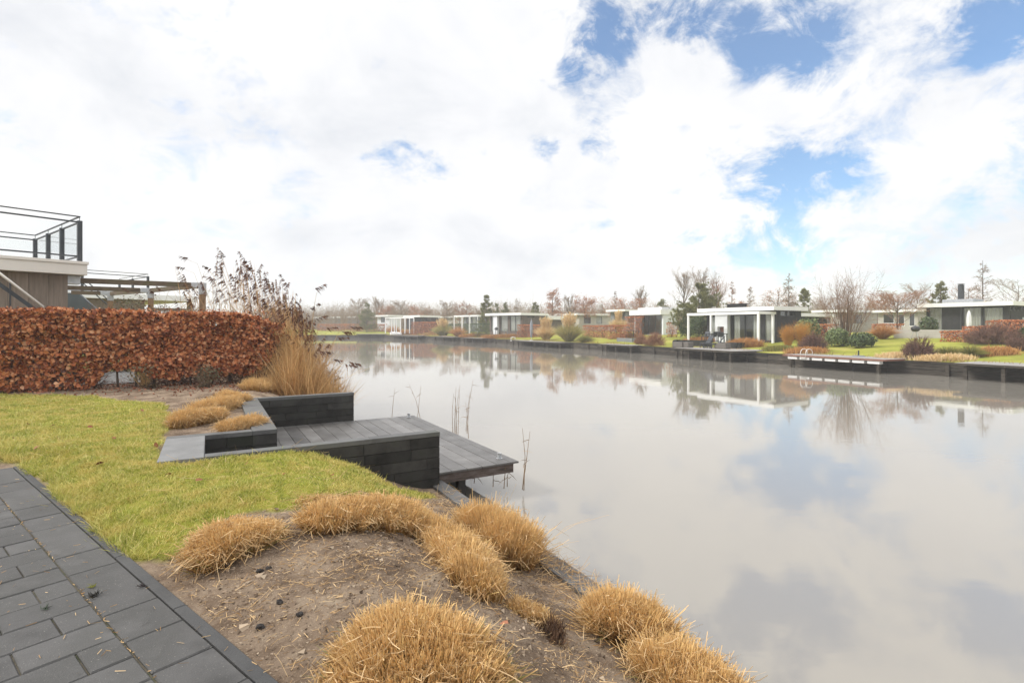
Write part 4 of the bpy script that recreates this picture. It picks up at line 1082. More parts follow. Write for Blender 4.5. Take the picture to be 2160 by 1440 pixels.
# ------------------------------------------------------------------ reeds
def plume(mb, tip, d, rng, L_=.34, n=16):
    """a drooping reed plume hanging to one side of the stalk tip"""
    d = unit(d)
    t = rng.uniform(0, 1, n)
    base = np.array(tip) - d * (L_ * (1 - t))[:, None] * .9
    side = np.array([d[0], d[1], 0]); side = side / (np.linalg.norm(side) + 1e-6)
    D = d * .35 + side * .75 + np.array([0, 0, -.55]) + rng.normal(0, .28, (n, 3)); D /= np.linalg.norm(D, axis=1)[:, None]
    l = L_ * rng.uniform(.22, .48, n) * (1.15 - .6 * t)
    bend = np.tile([0, 0, -.35], (n, 1)) * l[:, None]
    mb.blades(base, D, l, rng.uniform(.014, .032, n), bend, True, rng)
def build_reeds():
    rng = np.random.default_rng(9)
    base_c = ghit(620, 808)
    th = thing('reed_clump', (base_c[0], base_c[1], .4), 'tall golden reed clump with dark drooping plumes at the end of the hedge', 'reeds')
    st, lv, pl = MB(), MB(), MB()
    env = lambda px: np.interp(px, [350, 372, 400, 430, 457, 500, 530, 560, 600, 625, 650, 690, 720, 745], [600, 545, 570, 580, 525, 545, 545, 568, 595, 612, 655, 700, 735, 765])
    n = 640
    for i in range(n):
        g = rng.random()
        if g < .82:
            bx = rng.normal(598, 46); d = rng.uniform(15.0, 16.6) if bx < 612 else rng.uniform(13.2, 14.6)
        else: bx, d = rng.uniform(370, 560), rng.uniform(15.4, 17.4)
        bx = min(max(bx, 370), 690)
        b = at(bx, d); zb = float(near_z(b[0], b[1]))
        tx = bx + rng.normal(0, 34) + (bx - 600) * .18 + (-14 if g > .82 else 0)
        f = rng.uniform(.0, 1) ** 1.15
        ty = env(tx) + f * (790 - env(tx)) * .62 + rng.uniform(0, 10)
        dt = d + rng.normal(0, .3)
        T = at(tx, dt); zt = zat(ty, dt)
        if zt < zb + .6: continue
        hgt = zt - zb
        lean = np.array([T[0] - b[0], T[1] - b[1]])
        pts = [(b[0], b[1], zb - .05), (b[0] + lean[0] * .18, b[1] + lean[1] * .18, zb + hgt * .42), (b[0] + lean[0] * .50, b[1] + lean[1] * .5, zb + hgt * .78), (T[0], T[1], zt)]
        st.tube(pts, .0060, .0022, 3, False)
        P = np.array(pts)
        if rng.random() < (.60 if f < .5 and tx < 665 else .12): plume(pl, P[-1], P[-1] - P[-2], rng, rng.uniform(.26, .50), 15)
        m_ = 5
        tt = rng.uniform(.15, .8, m_)
        BB = np.array([P[0] * (1 - q) + P[-1] * q for q in tt]); BB[:, :2] = np.array([[np.interp(q, [0, .42, .78, 1], P[:, 0]), np.interp(q, [0, .42, .78, 1], P[:, 1])] for q in tt])
        DD = rng.normal(0, .55, (m_, 3)); DD[:, 2] = rng.uniform(.3, 1, m_); DD /= np.linalg.norm(DD, axis=1)[:, None]
        lv.blades(BB, DD, rng.uniform(.2, .5, m_), rng.uniform(.009, .018, m_), rng.normal(0, .05, (m_, 3)), True, rng)
    # specific plumes standing clear against the sky and over the water
    for (bx, d, tx, ty) in [(480, 15.4, 460, 522), (470, 16, 378, 540), (462, 16.2, 372, 562), (490, 15.5, 430, 582), (480, 15.8, 428, 560), (520, 15, 505, 530), (530, 15, 515, 548), (545, 14.8, 552, 556), (560, 14.6, 520, 560),
                            (600, 14, 592, 578), (640, 13.4, 688, 598), (600, 14.2, 610, 595), (655, 12.9, 762, 690), (660, 12.8, 748, 700), (660, 13, 735, 712), (655, 12.8, 700, 742), (660, 12.7, 722, 760), (665, 12.6, 752, 772), (650, 13, 760, 768),
                            (655, 13, 712, 690), (650, 13, 690, 665), (648, 13.4, 672, 640)]:
        b = at(bx, d); zb = float(near_z(b[0], b[1])); T = at(tx, d - .1); zt = zat(ty, d - .1); l = T - b; hh = zt - zb
        pts = np.array([(b[0], b[1], zb), (b[0] + l[0] * .2, b[1] + l[1] * .2, zb + hh * .5), (b[0] + l[0] * .58, b[1] + l[1] * .58, zb + hh * .9 + .1 * abs(l[0])), (T[0], T[1], zt)])
        st.tube(pts, .0058, .0025, 3, False); plume(pl, pts[-1], pts[-1] - pts[-2] + np.array([.1 * (1 if tx > bx else -1), 0, -.1]), rng, rng.uniform(.28, .42), 20)
    # the dense straw-coloured lower body
    n = 6800
    bx = np.clip(rng.normal(620, 54, n), 505, 725); d = np.where(bx < 600, rng.uniform(14.8, 16.6, n), rng.uniform(12.8, 14.6, n))
    front = rng.random(n) < .16; d = np.where(front & (bx > 540), rng.uniform(12.9, 13.6, n), d)
    X = (bx - CX) / FPX * d; zb = near_z(X, d)
    D = np.stack([rng.normal(0, .24, n) + (bx - 600) / 380, rng.normal(0, .22, n), np.ones(n)], 1); D /= np.linalg.norm(D, axis=1)[:, None]
    hh = rng.uniform(.5, 1.55, n) * np.where(front & (bx < 600), .5, 1) * np.interp(bx, [500, 580, 640, 700], [.55, 1, 1.05, .62])
    lv.blades(np.stack([X, d, zb - .03], 1), D, hh, rng.uniform(.005, .012, n), rng.normal(0, .22, (n, 3)) * hh[:, None], True, rng)
    part(st, 'stalks', M['reedstalk'], th); part(lv, 'blades', M['reedstalk'], th, along=True); part(pl, 'plumes', M['plume'], th, along=True)
    # dark twiggy shrub hanging over the bank at the reeds' right end
    c = ghit(672, 822); z = float(near_z(*c))
    th = thing('overhanging_shrub', (*c, z), 'dark shrub with narrow leaves hanging over the water right of the reeds', 'shrub')
    b = MB(); lf = MB()
    for i in range(46):
        tx, ty = rng.uniform(672, 728), rng.uniform(762, 832)
        dd = c[1] - rng.uniform(-.3, .5); T = np.array([*at(tx, dd), zat(ty, dd)]); B_ = np.array([c[0] + rng.normal(0, .08), c[1] + rng.normal(0, .08), z])
        mid = (B_ + T) / 2 + np.array([0, 0, rng.uniform(.05, .25)])
        b.tube([B_, mid, T], .006, .0025, 3, False)
        k = 14; q = rng.uniform(.3, 1, k)[:, None]; PP = B_ * (1 - q) ** 2 + mid * 2 * q * (1 - q) + T * q ** 2
        lf.leaves(PP + rng.normal(0, .03, PP.shape), rng.uniform(.05, .09, k), rng, None, asp=.28)
    part(b, 'stems', M['twigpurple'], th)
    part(lf, 'foliage', mat_leaf('dark_narrow_leaves', [(.035, .030, .018), (.08, .07, .04), (.15, .09, .055)], .15, .5), th)
    # a few bare reeds standing in the water by the jetty
    for i, (lab, stems) in enumerate([
        ('close bunch of dark reed stems standing in the water behind the jetty', [(958, 905, 962, 815), (961, 907, 968, 820), (955, 905, 957, 830), (963, 906, 960, 840), (966, 908, 970, 812)]),
        ('thin bent reeds in the water to the right of the close reed bunch', [(985, 905, 998, 800), (988, 915, 982, 848), (983, 900, 992, 825)]),
        ('pair of thin reeds rising behind the far corner of the jetty', [(888, 880, 862, 808), (880, 878, 888, 812)]),
        ('lone thin reed in the water beside the far block wall', [(826, 880, 833, 818)]),
        ('bent thin reed in the water right of the jetty corner', [(1105, 1020, 1102, 903), (1102, 1018, 1112, 965), (1103, 1010, 1118, 910)]),
        ('sparse reed tips poking from the water under the jetty corner', [(1040, 1012, 1042, 990), (1063, 1016, 1064, 985), (1070, 1012, 1074, 994), (1000, 1005, 1010, 985)])]):
        d0 = 2.3 * FPX / (stems[0][1] - HY); c0 = at(stems[0][0], d0)
        th = thing('water_reed', (*c0, 0), lab, 'reeds', 'reeds standing in the water'); b, l2 = MB(), MB()
        for (x0, y0, x1, y1) in stems:
            d = 2.3 * FPX / (y0 - HY); p = at(x0, d); T = at(x1, d); zt = zat(y1, d)
            pts = np.array([(p[0], p[1], -.1), ((p[0] * .6 + T[0] * .4) + rng.normal(0, .01), p[1], zt * .5), (T[0], T[1], zt)])
            b = MB(); b.tube(pts, .0065, .0022, 4, False)
            k = 3; q = rng.uniform(.35, .95, k)[:, None]; BB = pts[0] * (1 - q) + pts[2] * q
            DD = np.stack([rng.normal(0, .6, k), rng.normal(0, .3, k), rng.uniform(-.3, .8, k)], 1); DD /= np.linalg.norm(DD, axis=1)[:, None]
            b.blades(BB, DD, rng.uniform(.08, .2, k), .010, np.tile([0, 0, -.04], (k, 1)), True, rng)
            part(b, 'stalk', M['wetreed'], th)
    # pale hair-thin stems arching out from the block-shaped tuft over the water
    th = thing('arching_stems', (*at(1140, 4.6), .2), 'pale hair-thin grass stems arching out over the water from the quay edge', 'grass stems'); b = MB()
    for (x0, y0, x1, y1, h) in [(1140, 1150, 1285, 1085, .05), (1140, 1160, 1245, 1092, .06), (1142, 1170, 1222, 1140, .03), (1145, 1185, 1200, 1150, .04), (1150, 1195, 1260, 1212, .06), (1142, 1120, 1200, 1130, .05), (1145, 1150, 1215, 1165, .05), (1200, 1225, 1250, 1235, .05)]:
        d = 4.55; p = np.array([*at(x0, d), zat(y0, d)]); q = np.array([*at(x1, d + .25), zat(y1, d + .25)])
        b.tube([p, (p + q) / 2 + np.array([0, 0, h]), q], .0018, .0010, 3, False)
    part(b, 'stems', M['strawlitter'], th)
build_reeds()

# ------------------------------------------------------------------ the neighbours' house, stair and pergola behind the hedge
def v3(px, py, d): return np.array([*at(px, d), zat(py, d)])
def railing(th, pts, zb, zt, post_at, rail=.045, glass=True, hand=.12, lowrail=.16):
    """posts, three rails and glass along a polyline of plan points"""
    rb = MB()
    for a, b in zip(pts[:-1], pts[1:]):
        a, b = np.array(a), np.array(b)
        rb.beam((*a, zt + hand), (*b, zt + hand), .04, .03)
        rb.beam((*a, zt - .04), (*b, zt - .04), rail, .04)
        rb.beam((*a, zb + lowrail), (*b, zb + lowrail), rail, .04)
    part(rb, 'rails', M['darkmetal'], th)
    for p in post_at:
        b = MB(); fr = Fr(p, HA, HB); b.box(fr, -.055, .055, -.055, .055, zb, zt, .004); b.tube([(p[0], p[1], zt), (p[0], p[1], zt + hand - .015)], .008, k=6)
        part(b, 'post', M['darkmetal'], th)
    if glass:
        for a, b in zip(pts[:-1], pts[1:]):
            a, b = np.array(a), np.array(b); g = MB(); q = unit(b - a)
            g.beam((*(a + q * .07), (zb + zt) / 2 + .05), (*(b - q * .07), (zb + zt) / 2 + .05), .010, zt - zb - .32)
            part(g, 'glass_panel', M['railglass'], th)
HA, HB = np.array([.6, .8]), np.array([-.8, .6])
def build_neighbour():
    K = at(143, 15.0); F = Fr(K, HA, HB)
    th = thing('neighbour_house', (*K, .8), 'flat-roofed house of grey-brown boards with a cream roof edge behind the hedge', 'house')
    mb = MB(); rng = random.Random(3); u = 0.0
    while u > -9:
        w = .42; mb.box(F, u - w + .008, u, 0, .06, .6, 3.79); u -= w
    v = 0.068
    while v < 6: mb.box(F, -.06, .0, v, v + .412, .6, 3.79); v += .42
    mb.box(F, -9, -.07, .065, 6, .6, 3.78)
    part(mb, 'wall', M['cladding'], th)
    mb = MB(); mb.box(F, -9.3, .36, -.36, 6.3, 3.80, 4.10, .004); part(mb, 'fascia', M['offwhite'], th)
    mb = MB(); mb.box(F, -9.3, .39, -.39, 6.33, 4.103, 4.185, .004); part(mb, 'roof_trim', M['offwhite'], th)
    mb = MB(); mb.box(F, .002, .30, .05, .40, 3.55, 3.795, .004); part(mb, 'beam_bracket', M['steel'], th)
    rl = thing('roof_railing', (*F.p(.2, -.1)[:2], 4.19), 'dark metal railing with clear glass panels on the roof of the boarded house', 'railing')
    c0 = np.array(F.p(.24, -.12)[:2]); c1 = np.array(F.p(.24, 5.0)[:2]); cl = np.array(F.p(-6, -.12)[:2]); cb = np.array(F.p(-6, 5.0)[:2])
    posts = [c0, np.array(F.p(.24, 1.7)[:2]), np.array(F.p(.24, 3.3)[:2]), c1, np.array(F.p(-2.7, -.12)[:2]), cl]
    railing(rl, [cl, c0, c1, cb], 4.19, 5.38, posts)
    # outside stair with a bright handrail in front of the wall
    s = thing('outside_stair', (*at(60, 12.9), .8), 'outside stair with a pale handrail slanting down in front of the boarded wall', 'stair')
    a, b = v3(-90, 508, 12.55), v3(122, 671, 13.9)
    mb = MB(); mb.tube([a, b], .032, .032, 10); part(mb, 'handrail', M['offwhite'], s, smooth=True)
    mb = MB(); a2, b2 = v3(-90, 536, 12.75), v3(95, 668, 14.0); mb.beam(a2, b2, .05, .09); part(mb, 'stringer', M['darkmetal'], s)
    q = MB(); 
    for t in (.15, .5, .86):
        p = a * (1 - t) + b * t; q.tube([p, (p[0], p[1], .8)], .018, k=6)
    part(q, 'post', M['darkmetal'], s)
    # pergola
    p1, p2, p3 = at(427, 17.7), at(318, 20.1), at(233, 22.0)
    g = thing('pergola', (*p1, .8), 'weathered timber pergola with grey steel corner brackets rising over the hedge', 'pergola')
    ztop = 3.80
    e1 = unit(p1 - at(150, 15.75))
    PF = Fr((0, 0), e1, (-e1[1], e1[0]))
    for i, p in enumerate((p1, p2, p3)):
        fr = Fr(p, e1, (-e1[1], e1[0]))
        b = MB(); b.box(fr, -.095, .095, -.095, .095, .7, ztop - .39, .008); part(b, 'post', M['postwood'], g)
        b = MB(); b.box(fr, -.105, .105, -.105, .105, ztop - .385, ztop - .175, .004); b.box(fr, -.32, .112, -.085, .085, ztop - .172, ztop + .004, .004); part(b, 'bracket', M['steel'], g)
    st = [at(150, 15.75), at(128, 18.6), at(150, 21.2)]
    for s0, p in zip(st, (p1, p2, p3)):
        d = unit(p - s0); b = MB(); b.beam((*s0, ztop - .082), (*(p - d * .33), ztop - .082), .13, .155); part(b, 'beam', M['oldwood'], g)
    for a, c in ((p1, p2), (p2, p3)):
        d = unit(c - a); b = MB(); b.beam((*(a + d * .125), ztop - .085), (*(c - d * .125), ztop - .085), .13, .15); part(b, 'beam', M['oldwood'], g)
    # second house behind
    K2 = at(305, 30); G = Fr(K2, HA, HB)
    h2 = thing('second_neighbour_house', (*K2, .8), 'farther grey boarded house with a white roof edge, seen between the pergola posts', 'house')
    mb = MB(); mb.box(G, -9, 0, 0, 7, .6, 3.85); part(mb, 'wall', M['cladding'], h2)
    mb = MB(); mb.box(G, -9.4, 2.6, -.4, 7.3, 3.855, 4.17, .004); part(mb, 'fascia', M['white'], h2)
    mb = MB(); mb.box(G, 2.2, 2.4, -.2, 0, .6, 3.85); mb.box(G, .05, 2.4, -.35, -.2, 3.25, 3.42); part(mb, 'porch_frame', M['oldwood'], h2)
    mb = MB(); mb.box(G, -3.2, -.9, 3.2, 4.2, 4.19, 4.62, .01); part(mb, 'roof_unit', M['steel'], h2)
    r2 = thing('roof_railing', (*G.p(.2, -.1)[:2], 4.18), 'thin metal railing on the roof of the farther boarded house', 'railing')
    q0 = np.array(G.p(.1, -.2)[:2]); q1 = np.array(G.p(.1, 4.5)[:2]); q2 = np.array(G.p(-7.5, -.2)[:2])
    railing(r2, [q2, q0, q1], 4.18, 5.22, [q0, np.array(G.p(-2.9, -.2)[:2]), np.array(G.p(.1, 2.2)[:2]), q1, np.array(G.p(-5.4, -.2)[:2])], glass=False)
    # its stair, a slate-grey side panel
    s2 = thing('slate_stair', (*at(170, 24), .8), 'slate-grey stair side panel with a thin rail behind the pergola beams', 'stair')
    P = [v3(100, 690, 24), v3(250, 692, 25), v3(165, 618, 24.4), v3(100, 616, 24)]
    off = np.array([-.3, .5, 0]); mb = MB(); mb.hexa([P[0], P[1], P[1] + off, P[0] + off, P[3], P[2], P[2] + off, P[3] + off]); part(mb, 'side_panel', M['slate'], s2)
    mb = MB(); mb.tube([v3(160, 573, 24.3), v3(262, 662, 25)], .025, k=6); mb.tube([v3(152, 576, 24.3), v3(250, 664, 25)], .025, k=6); part(mb, 'handrail', M['darkmetal'], s2)
    # bushes in the neighbours' garden
    rng = np.random.default_rng(4)
    for i, (px, d, w, h, col, lab) in enumerate([(268, 17.4, .85, 2.35, [(.09, .10, .045), (.20, .19, .10), (.25, .15, .09)], 'olive and brown bush behind the hedge, between two pergola posts'),
                                             (350, 18.6, .70, 2.15, [(.10, .105, .06), (.22, .21, .14), (.24, .17, .11)], 'grey-green bush behind the hedge, right of the middle pergola post')]):
        c = at(px, d); t = thing('garden_bush', (*c, .85), lab, 'bush', 'bushes behind the hedge')
        b = MB(); twig_fan(b, (*c, .85), 40, h, .4, rng, .008, 5); part(b, 'stems', M['twig'], t)
        b = MB(); leaf_ball(b, (*c, .85 + h * .6), w, w, h * .45, 1500, .07, rng, i + 3, .3); part(b, 'foliage', mat_leaf('bush_leaves_%d' % i, col, .2, .6), t)
    c = at(402, 17.0); t = thing('bare_bush', (*c, .85), 'bare pale bush with upright twigs beside the nearest pergola post', 'bush', 'bushes behind the hedge')
    b = MB(); twig_fan(b, (*c, .85), 24, 3.0, .42, rng, .014, 5); part(b, 'stems', M['twig'], t)
build_neighbour()
# ------------------------------------------------------------------ bungalows on the far bank
def solve_along(K, d, px):
    r = (px - CX) / FPX
    return (r * K[1] - K[0]) / (d[0] - r * d[1])
def facade(mb, fr, axis, a0, a1, T, z0, z1, ops, off=0.0):
    A = sorted({a0, a1, *[o[0] for o in ops], *[o[1] for o in ops]}); Z = sorted({z0, z1, *[o[2] for o in ops], *[o[3] for o in ops]})
    A = [a for a in A if a0 - 1e-6 <= a <= a1 + 1e-6]; Z = [z for z in Z if z0 - 1e-6 <= z <= z1 + 1e-6]
    for i in range(len(A) - 1):
        run = None
        for k in range(len(Z) - 1):
            ca, cz = (A[i] + A[i + 1]) / 2, (Z[k] + Z[k + 1]) / 2
            hole = any(o[0] < ca < o[1] and o[2] < cz < o[3] for o in ops)
            if not hole: run = (run[0], Z[k + 1]) if run else (Z[k], Z[k + 1])
            if (hole or k == len(Z) - 2) and run:
                if axis == 'v': mb.box(fr, off, off + T, A[i], A[i + 1], *run)
                else: mb.box(fr, A[i], A[i + 1], off, off + T, *run)
                run = None
def window(th, fr, axis, o, frame_m, kind, T=.22):
    a0, a1, z0, z1 = o[:4]; w = .06
    def bx(mb, d0, d1, p, q, s, t):
        if axis == 'v': mb.box(fr, d0, d1, p, q, s, t)
        else: mb.box(fr, p, q, d0, d1, s, t)
    mb = MB(); d0, d1 = .03, .11
    bx(mb, d0, d1, a0, a1, z0, z0 + w); bx(mb, d0, d1, a0, a1, z1 - w, z1); bx(mb, d0, d1, a0, a0 + w, z0 + w, z1 - w); bx(mb, d0, d1, a1 - w, a1, z0 + w, z1 - w)
    nb = max(0, int(round((a1 - a0) / 1.35)) - 1)
    for k in range(nb):
        c = a0 + (a1 - a0) * (k + 1) / (nb + 1); bx(mb, d0, d1, c - w / 2, c + w / 2, z0 + w, z1 - w)
    f = part(mb, 'window', frame_m, th)
    mb = MB(); bx(mb, .066, .074, a0 + w, a1 - w, z0 + w, z1 - w); part(mb, 'pane', M['glass'], f)
    if 'c' in kind:
        segs = [(a0 + .03, a1 - .03)] if kind == 'c' else ([(a0 + .03, a0 + (a1 - a0) * .20), (a1 - (a1 - a0) * .26, a1 - .03)])
        for (p, q) in segs:
            n = max(6, int((q - p) / .06)); mb = MB(); V = []
            for i in range(n + 1):
                a = p + (q - p) * i / n; dd = .17 + .03 * math.sin(i * 2.1) + .015 * math.sin(i * .7)
                for z in (z0 + .05, z1 - .05):
                    V.append(fr.p(dd, a, z) if axis == 'v' else fr.p(a, dd, z))
            mb.add(V, [np.array([[2 * i, 2 * i + 2, 2 * i + 3, 2 * i + 1] for i in range(n)])])
            part(mb, 'curtain', M['curtain'], f)
def house(label, pxK, dK, pxL, pxR, pyT, pyB, zf, wall, front, side, ang=30, over=(.7, .3), frame='darkmetal', group='flat-roofed bungalows on the far bank', slabs=True, roofm='white', Lmin=None):
    K = at(pxK, dK); a = R(ang); e = np.array([math.cos(a), math.sin(a)]); n = np.array([-math.sin(a), math.cos(a)]); F = Fr(K, e, n)
    Ln, Le = solve_along(K, n, pxL), solve_along(K, e, pxR)
    rd = dK - over[0] * e[1] - over[1] * n[1]
    zr, zb = zat(pyT, rd), zat(pyB, rd)
    gz = float(far_z(*K)) - .5
    th = thing('bungalow', (*K, zf), label, 'house', group)
    T = .22
    def conv(ops, d, L_):
        r = []
        for (p, q, y0, y1, k) in ops:
            s, t = sorted((solve_along(K, d, p), solve_along(K, d, q))); s = max(s, .06); t = min(t, L_ - .06)
            dep = (K + d * (s + t) / 2)[1]
            z1 = min(zat(y0, dep), zb - .02) if y0 else zb - .02
            z0 = zat(y1, dep) if y1 else zf + .04
            if t - s > .1 and z1 - z0 > .1: r.append((s, t, z0, z1, k))
        return r
    fo, so_ = conv(front, n, Ln), conv(side, e, Le)
    mb = MB(); facade(mb, F, 'v', 0, Ln, T, gz, zb, fo); facade(mb, F, 'u', T + .002, Le, T, gz, zb, so_)
    mb.box(F, T + .002, Le, Ln - T, Ln, gz, zb - .002); mb.box(F, Le - T, Le, T + .002, Ln - T - .002, gz, zb - .002)
    part(mb, 'wall', M[wall], th)
    mb = MB(); mb.box(F, T + .01, Le - T - .01, T + .01, Ln - T - .01, zf - .2, zf); mb.box(F, Le * .62, Le * .62 + .1, T + .01, Ln - T - .01, zf + .002, zb - .01); part(mb, 'interior', M['inner'], th)
    mb = MB(); mb.box(F, -over[0], Le + .3, -over[1], Ln + .3, zb, zr - .06); part(mb, 'roof', M['roof'], th)
    mb = MB(); t = .06; q0, q1, p0, p1 = -over[0], Le + .3, -over[1], Ln + .3
    mb.box(F, q0 - t, q0 - .002, p0 - t, p1 + t, zb - .02, zr); mb.box(F, q1 + .002, q1 + t, p0 - t, p1 + t, zb - .02, zr)
    mb.box(F, q0, q1, p0 - t, p0 - .002, zb - .02, zr); mb.box(F, q0, q1, p1 + .002, p1 + t, zb - .02, zr); part(mb, 'fascia', M[roofm], th)
    for o in fo: window(th, F, 'v', o, M[frame], o[4])
    for o in so_: window(th, F, 'u', o, M[frame], o[4])
    return th, F, Ln, Le, zr, zb
def extra_block(th, F, u0, u1, v0, v1, z0, z1, name, m):
    mb = MB(); mb.box(F, u0, u1, v0, v1, z0, z1, .01); return part(mb, name, M[m], th)

# C: the bungalow with the white pergola
tC, FC, LnC, LeC, zrC, zbC = house('dark brick bungalow behind a white pergola, with a white open-air fireplace block', 1637, 43.65, 1491, 1690, 645.5, 653.5, 1.08, 'darkbrick',
    [(1498, 1514, 668, None, 'c'), (1545, 1598, 664, None, 'cc'), (1612, 1629, 660, None, 'c')],
    [(1646, 1660, 655, 667, 'd'), (1661, 1678, 655, 667, 'd')], over=(.85, .35))
def chimney_block():
    v0, v1 = sorted((solve_along(FC.o, FC.v, 1541), solve_along(FC.o, FC.v, 1515)))
    mb = MB(); u0, u1 = -.45, -.004
    o0, o1 = v0 + (v1 - v0) * .28, v0 + (v1 - v0) * .80
    facade(mb, Fr(FC.p(-.45, 0)[:2], FC.u, FC.v), 'v', v0, v1, .44, .9, zbC - .03, [(o0, o1, 1.75, 2.35)])
    mb2 = MB(); mb2.box(FC, -.06, -.006, o0, o1, 1.752, 2.348); part(mb, 'fireplace_wall', M['whitewall'], tC); part(mb2, 'firebox', M['redwood'], tC)
    mb = MB(); mb.box(FC, 1.2, 1.9, v0 - .3, v0 + 1.3, zrC - .055, zrC + .38, .01); mb.box(FC, 1.1, 2.0, v0 - .4, v0 + 1.4, zrC + .382, zrC + .44); part(mb, 'chimney', M['darkbrick'], tC)
chimney_block()
def lower_wing():
    u0 = solve_along(FC.o, FC.u, 1668)
    mb = MB(); mb.box(FC, LeC + .37, LeC + 6.2, 1.2, 6.5, .5, 3.26); part(mb, 'wing', M['darkbrick'], tC)
    mb = MB(); mb.box(FC, LeC + .37, LeC + 6.6, .6, 6.8, 3.262, 3.55, .01); part(mb, 'wing_roof', M['white'], tC)
lower_wing()
def white_pergola():
    P = [at(1600, 42.5)]; P.append(P[0] + N1 * 4.66); P.append(P[0] + N1 * 7.2); P.append(P[0] + E1 * 1.9)
    th = thing('white_pergola', (*P[0], 1.0), 'white painted pergola frame on slim posts in front of the dark brick bungalow', 'pergola')
    zt = zat(656.5, 42.5)
    for p in P:
        b = MB(); b.box(Fr(p, E1, N1), -.08, .08, -.08, .08, .75, zt - .222); part(b, 'post', M['white'], th)
    b = MB(); fr = Fr(P[0], E1, N1)
    b.box(fr, -.10, .10, -.10, 7.3, zt - .22, zt)
    b.box(fr, .102, 2.2, -.10, .10, zt - .22, zt); b.box(fr, .102, 2.0, 7.1, 7.3, zt - .22, zt); b.box(fr, .102, 1.15, 4.56, 4.76, zt - .21, zt - .01)
    part(b, 'beam', M['white'], th)
white_pergola()
# A: right-hand bungalow with the tall flue
tA, FA, LnA, LeA, zrA, zbA = house('dark grey brick bungalow with a tall black flue and pale curtains', 2128, 44.0, 1954, 2260, 634.5, 643, 1.62, 'darkbrick',
    [(1959, 1988, 646, None, 'c'), (2031, 2071, 648, None, 'c'), (2074, 2117, 648, None, 'c')],
    [(2132, 2137, 645, 655, 'd'), (2139, 2144, 645, 655, 'd'), (2147, 2151, 645, 655, 'd'), (2154, 2159, 645, 655, 'd'), (2128.8, 2132, 657, 690, 'c'), (2157, 2166, 668, 690, 'c')], over=(.9, .5))
extra_block(tA, FA, 1.0, 3.2, 2.7, 5.0, zrA - .055, zrA + .38, 'chimney_base', 'steel')
def flue():
    x, y, _ = FA.p(1.9, 3.9); b = MB(); b.tube([(x, y, zrA + .385), (x, y, zrA + 1.75)], .24, k=12); b.tube([(x, y, zrA + 1.751), (x, y, zrA + 1.80)], .16, k=12); b.tube([(x, y, zrA + 1.81), (x, y, zrA + 1.84)], .28, k=12)
    part(b, 'flue', M['darkmetal'], tA)
    b = MB(); x, y, _ = FA.p(-.12, 3.2); b.tube([(x, y, 1.6), (x, y, zbA - .03)], .06, k=8); part(b, 'downpipe', M['darkmetal'], tA)
flue()
# D: white box bungalow with a corner of glass
tD, FD, LnD, LeD, zrD, zbD = house('white box bungalow with one tall glazed front, left of the dark green pine', 1399, 64.0, 1338, 1428, 652.5, 663, 1.34, 'whitewall',
    [(1354, 1396, 664, None, 'd')], [], over=(.5, .05))
extra_block(tD, FD, -.25, -.004, LnD - 1.6, LnD - .5, 1.0, zbD - .03, 'grey_pier', 'greywall')
extra_block(tD, FD, .6, LeD + 4.5, .8, 5.0, zrD + .002, zrD + .35, 'upper_roof', 'white')
house('grey bungalow with a stepped roof edge left of the white box bungalow', 1322, 84, 1288, 1352, 652, 656, 1.55, 'greywall', [(1296, 1304, 658, 683, 'c'), (1307, 1318, 658, 683, 'd')], [(1326, 1345, 658, 680, 'd')])
house('long low pale bungalow partly behind the tall pampas grass', 1222, 98, 1140, 1292, 660.5, 664.5, 1.55, 'beigewall', [(1150, 1165, 668, 682, 'd'), (1180, 1196, 668, 682, 'c'), (1205, 1214, 668, 682, 'd')], [(1232, 1246, 668, 682, 'd'), (1258, 1270, 668, 682, 'c')])
# F: brick bungalow behind the grey parasol
tF, FF, LnF, LeF, zrF, zbF = house('brown brick bungalow with tall curtained windows behind the closed grey parasol', 1102, 80, 1033, 1150, 659.2, 664.2, 1.62, 'brick',
    [(1036, 1042, 665.5, None, 'c'), (1056, 1071, 665.5, None, 'c'), (1076, 1098, 665.5, None, 'c')], [(1112, 1127, 666, 670, 'd')], ang=48)
extra_block(tF, FF, -.5, -.004, solve_along(FF.o, FF.v, 1053), solve_along(FF.o, FF.v, 1045), 1.2, zbF - .03, 'grey_pier', 'whitewall')
extra_block(tF, FF, LeF + .37, LeF + 5.5, -.2, 5, 3.55, 4.15, 'wing_roof', 'white'); extra_block(tF, FF, LeF + .4, LeF + 5, .3, 4.5, 1.0, 3.545, 'wing', 'brick')
house('small grey bungalow with a white roof edge just left of the brown brick bungalow', 1012, 108, 978, 1026, 664, 667.5, 1.6, 'greywall', [(984, 991, 668.5, 684, 'd'), (995, 1004, 668.5, 684, 'c')], [(1014, 1021, 668.5, 680, 'd')], ang=48)
house('dark bungalow behind the brown-red hedge and the row of white posts', 888, 116, 858, 924, 664.6, 668.4, 1.6, 'darkbrick', [(862, 872, 670, 684, 'd')], [(892, 918, 669.5, 680, 'd')], ang=58)
house('white bungalow half hidden by the faded evergreen at the far end of the water', 822, 128, 796, 846, 664, 667.5, 1.6, 'whitewall', [(804, 812, 669, 680, 'd')], [], ang=52)
house('pale far bungalow at the end of the water, left of the faded evergreen', 750, 165, 694, 790, 667, 670, 1.6, 'greywall', [], [], ang=62)
house('low white-roofed far bungalow beside the reeds', 690, 175, 630, 706, 668, 671, 1.6, 'greywall', [], [], ang=66)
house('long white-edged bungalow behind the three slim white pergola posts', 972, 132, 926, 1002, 666.5, 669.2, 1.6, 'beigewall', [(934, 944, 671, 682, 'd')], [(980, 990, 671, 682, 'd')], ang=50)
